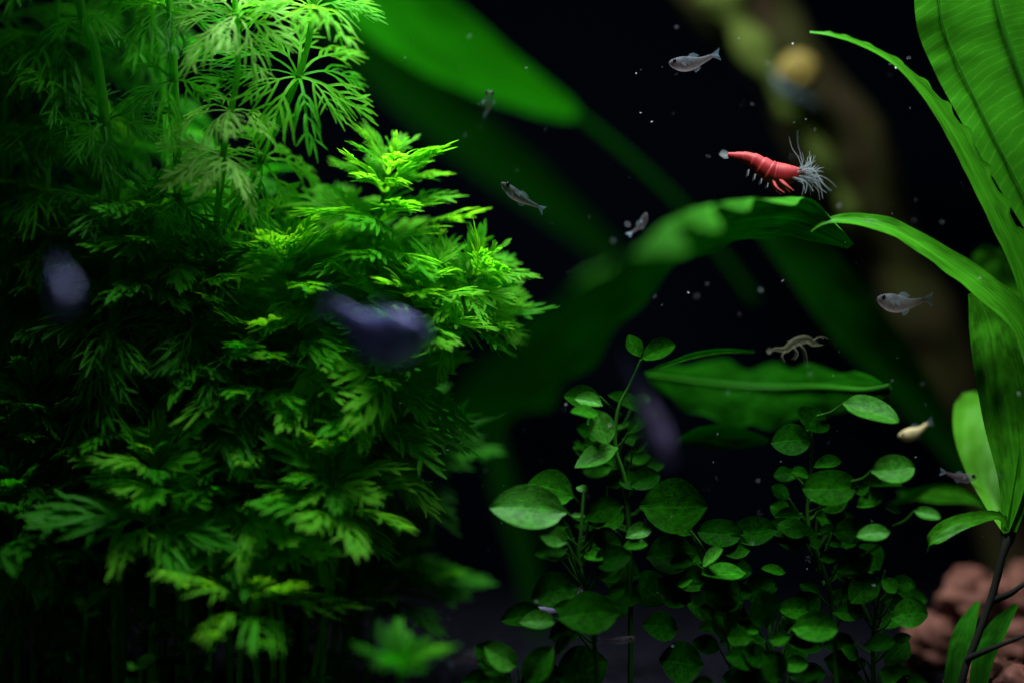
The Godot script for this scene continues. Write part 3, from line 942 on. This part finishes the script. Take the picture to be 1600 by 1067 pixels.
	feather_stem("black shadowed shoot in the bottom left corner", 42, [[20, 1150, 0.0], [25, 1000, 0.0], [20, 760, 0.0]], shoot(765, 4, 1.26), 0)

func sword_plant() -> void:
	var o: Vector3 = p(1575, 830, 0)
	var root := thing("sword_plant", "sword plant with long strap leaves along the right edge", "aquatic plant", o)
	var F := func(a: Array) -> Array: return rel(pp(a), o)
	# narrow strap rising to the upper left, its right margin hooked
	var s := Vector3(0.75, 0.5, -0.45)
	obj("leaf", blade(F.call([[1266, 50, 0.6], [1300, 54, 0.6], [1345, 68, 0.5], [1400, 98, 0.4], [1450, 148, 0.3], [1492, 208, 0.2], [1530, 280, 0.1], [1565, 350, 0], [1600, 430, -0.2], [1625, 560, -0.3], [1600, 720, -0.2], [1578, 826, 0]]), [0.04, 0.1, 0.13, 0.17, 0.3, 0.46, 0.52, 0.56, 0.58, 0.5, 0.35, 0.2], [Vector3(0.3, 0.8, -0.6), Vector3(0.3, 0.8, -0.6), Vector3(0.4, 0.75, -0.6), Vector3(0.5, 0.7, -0.5), s, s, s, s, s, s, s, s], {"nl": 110, "cup": 0.1, "ruffle": 0.012, "hook": 0.55, "waves": 15.0, "bump": 0.02}).mesh(), M.sword, root)
	# strap arching to the left under the shrimp's leaf tip
	s = Vector3(0.45, 0.75, -0.6)
	obj("leaf", blade(F.call([[1268, 362, 0.5], [1285, 350, 0.5], [1310, 343, 0.45], [1350, 346, 0.4], [1395, 358, 0.4], [1445, 386, 0.4], [1500, 424, 0.3], [1550, 462, 0.3], [1600, 520, 0.1], [1622, 620, 0], [1605, 740, 0], [1578, 828, 0]]), [0.03, 0.07, 0.2, 0.34, 0.42, 0.5, 0.62, 0.7, 0.75, 0.6, 0.4, 0.2], [Vector3(0, 1, -0.5), Vector3(0, 1, -0.5), s, s, s, s, s, s, s, s, s, s], {"nl": 70, "cup": 0.14, "ruffle": 0.03, "waves": 9.0}).mesh(), M.sword, root)
	# upright strap in the shade of the one above it
	s = Vector3(1, 0.12, 0.35)
	obj("leaf", blade(F.call([[1525, 455, -0.3], [1545, 500, -0.3], [1562, 570, -0.2], [1578, 660, -0.2], [1588, 750, -0.1], [1578, 830, 0]]), [0.3, 0.75, 0.95, 0.95, 0.65, 0.3], [s, s, s, s, s, s], {"cup": 0.1}).mesh(), M.sword, root)
	# blurred leaf behind the arching strap
	obj("leaf", blade(F.call([[1528, 392, -3], [1552, 415, -3], [1590, 480, -3], [1640, 620, -2], [1580, 832, -0.2]]), [0.3, 0.8, 0.9, 0.6, 0.2], [Vector3(0.8, 0.5, 0.3), Vector3(0.8, 0.5, 0.3), Vector3(0.8, 0.4, 0.3), s, s], {"cup": 0.1}).mesh(), M.sword, root)
	# paddle leaf
	s = Vector3(1, 0.1, 0.15)
	obj("leaf", blade(F.call([[1514, 612, -1.9], [1519, 632, -1.8], [1525, 680, -1.4], [1536, 735, -0.9], [1552, 785, -0.4], [1576, 832, 0]]), [0.25, 0.68, 0.84, 0.66, 0.36, 0.18], [s, s, s, s, s, s], {"cup": 0.12}).mesh(), M.sword_pale if M.has("sword_pale") else sword_pale(), root)
	# short leaf drooping to the left
	s = Vector3(0.4, 0.8, -0.4)
	obj("leaf", blade(F.call([[1450, 864, 0.5], [1458, 846, 0.5], [1482, 826, 0.4], [1520, 811, 0.3], [1560, 806, 0.1], [1578, 826, 0]]), [0.08, 0.28, 0.36, 0.28, 0.16, 0.14], [s, s, s, s, s, s], {"cup": 0.1}).mesh(), M.sword, root)
	for a in [[[1392, 790, -2.4], [1440, 770, -2.3], [1500, 768, -1.5], [1575, 812, 0]], [[1405, 768, -3], [1460, 776, -2.6], [1530, 782, -1.6], [1578, 822, 0]]]:
		obj("leaf", blade(F.call(a), [0.1, 0.22, 0.22, 0.14], [Vector3(0.2, 1, 0.4), Vector3(0.2, 1, 0.4), Vector3(0.2, 1, 0.4), Vector3(0.2, 1, 0.4)]).mesh(), M.sword, root)
	var mb := MB.new()
	var c := curve(F.call([[1577, 826, -0.3], [1574, 845, -0.1], [1567, 872, 0], [1552, 930, 0], [1530, 990, 0.1], [1505, 1060, 0.2], [1490, 1150, 0.2]]), 24)
	var r := []
	for i in 25: r.append(lerpf(0.17, 0.075, minf(1.0, i / 8.0)))
	mb.tube(c, r, r, 10, Vector3(0, 0, 1), noise(95, 2.0), 0.3)
	obj("root_stalk", mb.mesh(), M.bark if M.has("bark") else bark(), root)
	for a in [[[1556, 938, 0], [1580, 928, 0.3], [1612, 908, 0.4], [1660, 900, 0.4]], [[1512, 1030, 0.2], [1560, 1010, 0.5], [1650, 975, 0.8]]]:
		mb = MB.new()
		c = curve(F.call(a), 14)
		r = []
		for i in 15: r.append(0.075 - 0.0035 * i)
		mb.tube(c, r, r, 7)
		obj("root", mb.mesh(), M.bark, root)
	for a in [[[1530, 940, -0.8], [1510, 985, -0.6], [1495, 1040, -0.5], [1480, 1150, -0.5]], [[1590, 945, -0.5], [1560, 985, -0.4], [1535, 1040, -0.3], [1520, 1150, -0.3]]]:
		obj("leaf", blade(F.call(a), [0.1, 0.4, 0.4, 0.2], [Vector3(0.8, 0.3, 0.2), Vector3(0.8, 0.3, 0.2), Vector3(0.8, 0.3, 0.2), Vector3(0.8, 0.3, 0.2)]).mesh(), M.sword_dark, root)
	# the large veined leaf at the upper right
	var b: Vector3 = p(1720, 620, -0.6)
	var big := thing("large_sword_leaf", "large veined leaf with a wavy margin in the upper right corner", "aquatic plant", b)
	s = Vector3(0.86, -0.42, 0.12)
	var mid := rel(pp([[1530, -190, 0.2], [1540, -90, 0.2], [1556, 0, 0.1], [1574, 62, 0], [1604, 140, -0.1], [1650, 260, -0.2], [1695, 420, -0.4], [1720, 620, -0.6]]), b)
	var ww := [1.4, 2.6, 3.1, 3.0, 2.75, 2.3, 1.3, 0.3]
	var sd := [s, s, s, s, s, s, s, s]
	obj("leaf_blade", blade(mid, ww, sd, {"nl": 120, "nx": 26, "cup": 0.02, "ruffle": 0.002, "waves": 15.0, "seed": 5, "bump": 0.008}).mesh(), M.veined, big)
	for k in 2:
		mb = MB.new()
		var q := []
		var rr := []
		for i in 61:
			var u := 0.04 + 0.92 * i / 60.0
			var t: Vector3 = (cr(mid, u + 0.01) - cr(mid, u - 0.01)).normalized()
			var sv := (s - t * s.dot(t)).normalized()
			q.append(cr(mid, u) + sv * (0.0 if k == 0 else -0.56 * 0.5 * cr(ww, u) * 1.25) + t.cross(sv).normalized() * -0.03 + Vector3(0, 0, 0.1))
			rr.append(lerpf(0.035, 0.065, u) if k == 0 else 0.02)
		mb.tube(q, rr, rr, 7)
		obj("midrib" if k == 0 else "side_vein", mb.mesh(), M.vein, big)

func sword_pale() -> Material:
	M.sword_pale = leafmat(lin(0.06, 0.24, 0.012), Color(0.4, 0.75, 0.08), 0.42)
	return M.sword_pale

func bark() -> Material:
	M.bark = plain(lin(0.005, 0.006, 0.003), 0.8)
	return M.bark

func arched_leaf() -> void:
	# the big ruffled leaf that arches from the front to the shrimp's perch; we look at its shaded underside
	var o: Vector3 = p(1330, 420, -0.4)
	var root := thing("arched_leaf", "big dark arched leaf with a ruffled rim under the red shrimp", "aquatic plant", o)
	var c := rel(pp([[700, 645, 8.6], [785, 605, 8.0], [872, 552, 7.0], [945, 495, 5.8], [1012, 427, 4.4], [1090, 368, 2.8], [1170, 343, 1.3], [1250, 343, 0.2], [1330, 385, -0.4]]), o)
	var s1 := Vector3(-0.2, -0.69, -0.7)
	obj("leaf_blade", blade(c, [0.4, 2.0, 3.2, 3.5, 2.8, 1.7, 1.2, 1.1, 0.2], [s1, s1, s1, s1, s1, s1, s1, s1, s1], {"nl": 120, "nx": 24, "cup": 0.06, "ruffle": 0.04, "waves": 8.0, "curl": -0.3, "seed": 8}).mesh(), M.arch, root)
	# the lower leaf that the pale shrimp climbs
	o = p(1330, 640, -1.5)
	root = thing("lower_sword_leaf", "lit folded leaf lying under the pale ghostly shrimp", "aquatic plant", o)
	s1 = Vector3(0, -0.8, 0.6)
	c = rel(pp([[1010, 588, -2.6], [1070, 596, -3.0], [1140, 604, -3.2], [1210, 608, -3.0], [1280, 607, -2.2], [1350, 612, -1.1], [1392, 606, -0.7]]), o)
	obj("leaf_blade", blade(c, [0.2, 1.1, 1.7, 1.55, 1.1, 0.8, 0.15], [s1, s1, s1, s1, s1, s1, s1], {"nl": 70, "nx": 16, "cup": 0.16, "ruffle": 0.08, "waves": 6.0, "curl": 0.15}).mesh(), M.lower, root)
	var mb := MB.new()
	var rr := []
	var mc := curve(c, 40)
	for i in 41: rr.append(0.03 + 0.0012 * i)
	var lifted := []
	for q in mc: lifted.append(q + Vector3(0, 0.03, 0.03))
	mb.tube(lifted, rr, rr, 6)
	obj("midrib", mb.mesh(), M.vein, root)
	c = rel(pp([[1030, 574, -0.6], [1080, 556, -0.7], [1130, 548, -0.8], [1180, 550, -1.0]]), o)
	obj("leaf_rim", blade(c, [0.04, 0.12, 0.1, 0.04], [Vector3(0, 1, 0.3), Vector3(0, 1, 0.3), Vector3(0, 1, 0.3), Vector3(0, 1, 0.3)]).mesh(), M.sword, root)

func round_plants() -> void:
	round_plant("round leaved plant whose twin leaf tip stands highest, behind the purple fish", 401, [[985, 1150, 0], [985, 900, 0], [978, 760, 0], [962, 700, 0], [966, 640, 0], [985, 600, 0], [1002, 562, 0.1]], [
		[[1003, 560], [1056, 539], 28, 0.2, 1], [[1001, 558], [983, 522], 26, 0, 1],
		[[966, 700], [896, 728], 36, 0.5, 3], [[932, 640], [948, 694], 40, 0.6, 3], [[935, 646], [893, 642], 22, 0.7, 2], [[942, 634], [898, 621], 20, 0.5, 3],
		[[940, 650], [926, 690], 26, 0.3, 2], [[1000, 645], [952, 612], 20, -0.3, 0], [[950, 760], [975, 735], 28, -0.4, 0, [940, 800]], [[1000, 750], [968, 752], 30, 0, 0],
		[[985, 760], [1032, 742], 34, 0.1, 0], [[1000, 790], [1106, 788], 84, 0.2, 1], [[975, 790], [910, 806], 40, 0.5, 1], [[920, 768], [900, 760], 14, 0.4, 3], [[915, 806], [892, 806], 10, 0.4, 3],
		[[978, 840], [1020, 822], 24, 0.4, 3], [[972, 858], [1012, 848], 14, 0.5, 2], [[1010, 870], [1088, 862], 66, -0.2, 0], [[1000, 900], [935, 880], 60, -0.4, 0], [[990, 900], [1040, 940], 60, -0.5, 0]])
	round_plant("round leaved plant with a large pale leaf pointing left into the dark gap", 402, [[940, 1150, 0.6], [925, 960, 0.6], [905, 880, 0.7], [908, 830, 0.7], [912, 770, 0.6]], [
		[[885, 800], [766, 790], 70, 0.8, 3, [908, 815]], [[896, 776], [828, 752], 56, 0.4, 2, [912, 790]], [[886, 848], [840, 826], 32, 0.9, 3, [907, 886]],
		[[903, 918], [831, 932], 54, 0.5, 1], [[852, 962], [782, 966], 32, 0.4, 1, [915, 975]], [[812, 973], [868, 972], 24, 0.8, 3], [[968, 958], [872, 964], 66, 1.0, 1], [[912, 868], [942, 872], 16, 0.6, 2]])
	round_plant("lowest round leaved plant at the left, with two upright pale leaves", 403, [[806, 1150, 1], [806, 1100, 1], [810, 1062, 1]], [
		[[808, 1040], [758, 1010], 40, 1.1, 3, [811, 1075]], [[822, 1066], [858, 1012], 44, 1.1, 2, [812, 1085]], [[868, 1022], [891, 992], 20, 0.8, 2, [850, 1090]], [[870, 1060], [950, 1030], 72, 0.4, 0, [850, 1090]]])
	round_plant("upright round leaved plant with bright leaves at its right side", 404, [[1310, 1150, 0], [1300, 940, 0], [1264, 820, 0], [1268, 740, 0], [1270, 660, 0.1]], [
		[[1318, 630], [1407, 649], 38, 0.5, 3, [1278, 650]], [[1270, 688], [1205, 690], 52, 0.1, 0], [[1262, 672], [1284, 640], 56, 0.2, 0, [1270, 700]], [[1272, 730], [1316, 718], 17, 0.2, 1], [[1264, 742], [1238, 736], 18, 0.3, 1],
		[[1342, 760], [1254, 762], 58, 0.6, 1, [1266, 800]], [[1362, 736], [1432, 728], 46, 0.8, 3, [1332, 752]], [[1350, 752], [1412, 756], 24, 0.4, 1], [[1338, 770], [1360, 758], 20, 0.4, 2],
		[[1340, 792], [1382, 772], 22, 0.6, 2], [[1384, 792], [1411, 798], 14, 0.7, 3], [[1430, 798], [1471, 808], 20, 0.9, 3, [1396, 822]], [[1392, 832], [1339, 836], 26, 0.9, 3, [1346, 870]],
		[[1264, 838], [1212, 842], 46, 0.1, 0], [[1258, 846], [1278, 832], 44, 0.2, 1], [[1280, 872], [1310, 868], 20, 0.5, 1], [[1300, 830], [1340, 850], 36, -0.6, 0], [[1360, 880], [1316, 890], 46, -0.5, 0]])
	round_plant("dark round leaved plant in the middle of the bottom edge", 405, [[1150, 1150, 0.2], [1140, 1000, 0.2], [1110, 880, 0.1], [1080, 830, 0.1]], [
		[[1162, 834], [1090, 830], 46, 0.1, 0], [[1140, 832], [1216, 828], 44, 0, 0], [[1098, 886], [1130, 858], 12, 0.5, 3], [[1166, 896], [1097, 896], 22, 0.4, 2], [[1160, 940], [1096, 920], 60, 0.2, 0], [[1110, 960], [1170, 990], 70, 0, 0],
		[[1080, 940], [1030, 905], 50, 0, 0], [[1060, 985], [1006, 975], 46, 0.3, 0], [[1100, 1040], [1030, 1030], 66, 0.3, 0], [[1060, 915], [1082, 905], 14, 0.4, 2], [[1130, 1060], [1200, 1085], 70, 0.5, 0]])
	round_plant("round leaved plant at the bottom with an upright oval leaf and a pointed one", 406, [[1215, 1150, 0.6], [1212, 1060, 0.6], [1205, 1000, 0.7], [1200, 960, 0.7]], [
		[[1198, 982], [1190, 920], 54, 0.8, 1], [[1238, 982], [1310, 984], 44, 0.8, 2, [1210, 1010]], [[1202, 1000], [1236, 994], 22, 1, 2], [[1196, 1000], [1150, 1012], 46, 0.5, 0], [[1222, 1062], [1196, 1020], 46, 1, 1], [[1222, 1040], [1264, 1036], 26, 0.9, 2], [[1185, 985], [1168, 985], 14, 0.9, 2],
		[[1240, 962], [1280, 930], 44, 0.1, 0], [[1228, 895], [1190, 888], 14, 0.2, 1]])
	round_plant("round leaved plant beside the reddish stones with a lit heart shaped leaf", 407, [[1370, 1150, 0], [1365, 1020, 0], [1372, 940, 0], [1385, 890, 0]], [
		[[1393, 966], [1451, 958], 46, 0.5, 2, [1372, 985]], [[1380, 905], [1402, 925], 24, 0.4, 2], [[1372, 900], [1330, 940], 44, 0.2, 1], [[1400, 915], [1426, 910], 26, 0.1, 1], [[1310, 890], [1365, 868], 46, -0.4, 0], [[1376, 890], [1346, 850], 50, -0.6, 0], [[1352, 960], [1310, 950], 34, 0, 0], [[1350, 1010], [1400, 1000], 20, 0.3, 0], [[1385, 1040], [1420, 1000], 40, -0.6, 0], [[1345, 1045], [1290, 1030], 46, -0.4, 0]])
	sprig("tallest dim sprig of paired leaves at the bottom left", 501, [[128, 1150, 1.4], [126, 1050, 1.4], [136, 945, 1.4]], 7, 0.42, 1)
	sprig("dim sprig right of the tallest one at the bottom left", 502, [[240, 1150, 1.0], [240, 1060, 1.0], [232, 975, 1.0]], 4, 0.42, 0)
	sprig("bottom left sprig with a bright forked pair of leaves", 503, [[216, 1150, 1.6], [217, 1090, 1.6], [218, 1045, 1.6]], 2, 0.46, 2)
	sprig("low dim sprig at the very bottom left of the group", 504, [[70, 1150, 1.4], [72, 1080, 1.4], [75, 1020, 1.4]], 4, 0.45, 0)
	sprig("low dim sprig right of the bright forked pair", 505, [[300, 1150, 0.8], [300, 1080, 0.8], [290, 1020, 0.8]], 4, 0.42, 0)

func creatures() -> void:
	var k := 1.0 / 80.0
	var q := func(x: float, y: float, z := 0.0) -> Vector3: return Vector3((x - 1200) * k, (300 - y) * k, z)
	# red shrimp on the rim of the arched leaf
	var back := [q.call(1138, 238), q.call(1150, 240), q.call(1163, 242), q.call(1177, 247), q.call(1191, 256), q.call(1203, 264), q.call(1214, 268), q.call(1228, 269), q.call(1240, 268), q.call(1250, 266), q.call(1260, 262)]
	var rad := [0.045, 0.08, 0.11, 0.15, 0.19, 0.225, 0.23, 0.21, 0.165, 0.11, 0.02]
	var legs := []
	for s in [-1.0, 1.0]:
		legs.append({"pts": [q.call(1218, 278, 0.1 * s), q.call(1228, 288, 0.22 * s), q.call(1238, 296, 0.25 * s)], "r": 0.05, "red": true})
		legs.append({"pts": [q.call(1208, 280, 0.1 * s), q.call(1213, 291, 0.2 * s), q.call(1224, 299, 0.24 * s)], "r": 0.04, "red": true})
		legs.append({"pts": [q.call(1238, 274, 0.1 * s), q.call(1258, 282, 0.2 * s), q.call(1256, 300, 0.25 * s)], "r": 0.025})
		legs.append({"pts": [q.call(1248, 272, 0.08 * s), q.call(1276, 280, 0.15 * s), q.call(1284, 308, 0.2 * s)], "r": 0.028})
		legs.append({"pts": [q.call(1246, 266, 0.08 * s), q.call(1268, 262, 0.2 * s), q.call(1282, 284, 0.3 * s), q.call(1296, 296, 0.3 * s)], "r": 0.028})
		for m in 4:
			legs.append({"pts": [q.call(1170 + m * 10, 262 + m * 7, 0.1 * s), q.call(1168 + m * 10, 272 + m * 6, 0.16 * s)], "r": 0.017})
	rng.seed = 600
	var ant := []
	for m in 64:
		var a := rng.randf_range(-1.65, 1.35)
		var l := rng.randf_range(16, 36)
		var x0 := rng.randf_range(1244, 1260)
		var y0 := rng.randf_range(258, 276)
		var dx := cos(a) * l * 0.9
		var dy := sin(a) * l
		ant.append({"pts": [q.call(x0, y0, rng.randf_range(-0.1, 0.1)), q.call(x0 + dx * 0.55 + 4, y0 + dy * 0.5, rng.randf_range(-0.2, 0.2)), q.call(x0 + dx + 2, y0 + dy, rng.randf_range(-0.3, 0.3))], "r": rng.randf_range(0.006, 0.015)})
	for s in [-1.0, 1.0]:
		ant.append({"pts": [q.call(1256, 262, 0.05 * s), q.call(1250, 240, 0.2 * s), q.call(1243, 225, 0.4 * s), q.call(1240, 205, 0.6 * s)], "r": 0.010})
		ant.append({"pts": [q.call(1256, 266, 0.05 * s), q.call(1285, 275, 0.3 * s), q.call(1302, 292, 0.5 * s)], "r": 0.010})
	var tail := [Vector3(-0.2, 0.02, 0.02), Vector3(-0.17, 0.07, 0.08), Vector3(-0.17, 0.05, -0.08), Vector3(-0.15, -0.04, 0.08)]
	shrimp("red_shrimp", "red shrimp with pale feathery head perched on the arched leaf", p(1200, 304, 0.1), back, rad, M.red, M.clear, Basis.IDENTITY, legs, ant, tail)
	# pale shrimp on the lower leaf
	q = func(x: float, y: float, z := 0.0) -> Vector3: return Vector3((x - 1245) * k, (570 - y) * k, z)
	back = [q.call(1204, 548), q.call(1212, 545), q.call(1221, 546), q.call(1229, 545), q.call(1236, 539), q.call(1244, 534), q.call(1252, 531), q.call(1261, 530), q.call(1268, 532), q.call(1275, 536), q.call(1282, 538)]
	rad = [0.02, 0.035, 0.05, 0.065, 0.08, 0.085, 0.085, 0.075, 0.055, 0.035, 0.01]
	legs = []
	for s in [-1.0, 1.0]:
		legs.append({"pts": [q.call(1248, 536, 0.05 * s), q.call(1258, 548, 0.15 * s), q.call(1261, 574, 0.2 * s)], "r": 0.015})
		legs.append({"pts": [q.call(1240, 540, 0.05 * s), q.call(1246, 552, 0.15 * s), q.call(1240, 562, 0.2 * s)], "r": 0.015})
		legs.append({"pts": [q.call(1262, 534, 0.05 * s), q.call(1272, 540, 0.12 * s), q.call(1288, 538, 0.15 * s)], "r": 0.014})
		legs.append({"pts": [q.call(1228, 548, 0.05 * s), q.call(1222, 556, 0.1 * s), q.call(1226, 566, 0.15 * s)], "r": 0.014})
	ant = []
	for s in [-1.0, 1.0]:
		ant.append({"pts": [q.call(1272, 532, 0.03 * s), q.call(1284, 526, 0.2 * s), q.call(1292, 530, 0.3 * s)], "r": 0.01})
	shrimp("pale_shrimp", "pale translucent shrimp climbing on the lower folded leaf", p(1245, 570, -0.6), back, rad, M.ghost, M.ghost, Basis.IDENTITY, legs, ant, [Vector3(-0.1, -0.03, 0.03), Vector3(-0.1, 0.02, -0.03)])
	# young fish
	fish("fish_fry", "pale young fish swimming left, below the top edge", p(1080, 92, 0), Vector3(-1, -0.2, 0.25), 0.92, 1.15, M.fry, M.fin, 0.042)
	fish("fish_fry", "pale young fish with a reddish belly in front of the driftwood foot", p(1409, 467, 0.3), Vector3(-1, 0.02, 0.2), 0.98, 1.3, M.fry, M.fin, 0.045)
	fish("fish_fry", "yellowish young fish near the paddle leaf", p(1428, 671, -1.5), Vector3(-1, -0.38, 0.4), 0.74, 1.3, M.fry_warm, M.fin, 0.04)
	fish("fish_fry", "thin young fish pointing up left in the open water", p(814, 304, 0), Vector3(-0.75, 0.45, 0.4), 0.95, 0.85, M.fry, M.fin, 0.05, 0.12)
	fish("fish_fry", "young fish seen head on as a pale dot under the big blurred leaf", p(762, 160, -1), Vector3(0.15, 0.45, 1.0), 0.9, 1.0, M.fry, M.fin, 0.05)
	fish("fish_fry", "curled young fish behind the bright rim of the arched leaf", p(1000, 348, -1), Vector3(0.55, 0.75, 0.3), 0.5, 1.2, M.fry, M.fin, 0.045, 0.3)
	fish("fish_fry", "violet grey young fish half hidden among the round leaves", p(858, 952, 0.2), Vector3(-1, 0.02, 0.2), 0.7, 1.0, M.violet_fry if M.has("violet_fry") else violet_fry(), M.fin, 0.03)
	fish("fish_fry", "dim brownish young fish just above the tank floor", p(735, 1022, -2.5), Vector3(0.85, 0.5, 0.2), 0.8, 1.1, M.fry_dim, M.fin, 0.03)
	fish("fish_fry", "dim young fish with a black eye beside the paddle leaf stalk", p(1503, 742, -0.6), Vector3(1, -0.15, 0.2), 0.62, 1.1, M.fry_dim, M.fin, 0.06)
	fish("fish_fry", "grey young fish lowest among the round leaves", p(968, 998, 0.6), Vector3(1, 0.1, 0.2), 0.6, 0.8, M.fry_dim, M.fin, 0.03)
	# dark fish near the glass
	fish("dark_fish", "blurred blue fish with a pale belly in front of the bright bush", p(596, 500, 5.5), Vector3(1, -0.3, 0.25), 1.75, 1.9, M.blue_fish, M.blue_fin, 0.05)
	fish("dark_fish", "most blurred blue fish at the left, seen nearly head on", p(97, 438, 9.0), Vector3(0.35, -0.45, 0.9), 1.3, 1.6, M.blue_fish, M.blue_fin, 0.05)
	fish("dark_fish", "blurred purple fish diving in front of the round leaved plants", p(1010, 640, 6.5), Vector3(0.42, -1, 0.2), 2.0, 1.75, M.violet_fish, M.blue_fin, 0.05)
	snail()

func violet_fry() -> Material:
	M.violet_fry = plain(lin(0.16, 0.13, 0.22), 0.35)
	return M.violet_fry

func snail() -> void:
	var at := p(1248, 118, -8.6)
	var root := thing("snail", "yellow snail on the mossy driftwood", "snail", at)
	# a coiled shell: a tube that widens along a flat spiral
	var pts := []; var r := []
	for i in 70:
		var u := i / 69.0
		var a := u * TAU * 2.6
		var d := 0.034 * exp(u * 2.05)
		pts.append(Vector3(cos(a) * d, sin(a) * d, 0.18 * (1.0 - u)))
		r.append(0.043 * exp(u * 2.05))
	var mb := MB.new()
	mb.tube(pts, r, r, 16, Vector3(0, 0, 1), noise(15, 3.0), 0.08)
	var shell := obj("shell", mb.mesh(), M.shell_yellow, root, Vector3(0.05, 0.05, 0.3))
	shell.rotation = Vector3(0.3, -0.4, -0.6)
	mb = MB.new()
	var c := curve([Vector3(-0.55, 0.12, 0.05), Vector3(-0.3, -0.2, 0.12), Vector3(0.1, -0.42, 0.12), Vector3(0.5, -0.75, 0.05)], 16)
	var fa := []; var fb := []
	for i in 17:
		var h := sin(PI * (0.08 + 0.9 * i / 16.0))
		fa.append(0.12 * h); fb.append(0.28 * h)
	mb.tube(c, fa, fb, 12)
	obj("foot", mb.mesh(), M.snail_body, root)
	for s in [0.0, 0.12]:
		mb = MB.new()
		hair(mb, [Vector3(-0.5, 0.1 + s, 0.12), Vector3(-0.64, 0.18 + s * 1.5, 0.2), Vector3(-0.76, 0.18 + s * 2.2, 0.26)], 0.025)
		obj("feeler", mb.mesh(), M.snail_body, root)

func specks() -> void:
	# fine debris hanging in the water
	rng.seed = 700
	var mb := MB.new()
	mb.ball(Vector3.ZERO, Vector3(0.016, 0.010, 0.008), 6)
	var mm := MultiMesh.new()
	mm.transform_format = MultiMesh.TRANSFORM_3D
	mm.mesh = mb.mesh()
	mm.instance_count = 240
	for k in 240:
		var z := rng.randf_range(-3, 2)
		var q := p(rng.randf_range(430, 1600), rng.randf_range(-40, 1060), z)
		var s := 0.4 + 1.1 * pow(rng.randf(), 3.0)
		mm.set_instance_transform(k, Transform3D(Basis.from_euler(Vector3(rng.randf() * 6, rng.randf() * 6, rng.randf() * 6)) * Basis.from_scale(Vector3(s * rng.randf_range(0.8, 2.0), s, s)), q * CM))
	var g := MultiMeshInstance3D.new()
	g.name = "suspended_debris"
	g.multimesh = mm
	g.material_override = M.speck
	add_child(g)
	tag(g, "tiny pale specks of debris drifting in the dark water", "debris", "", "stuff")
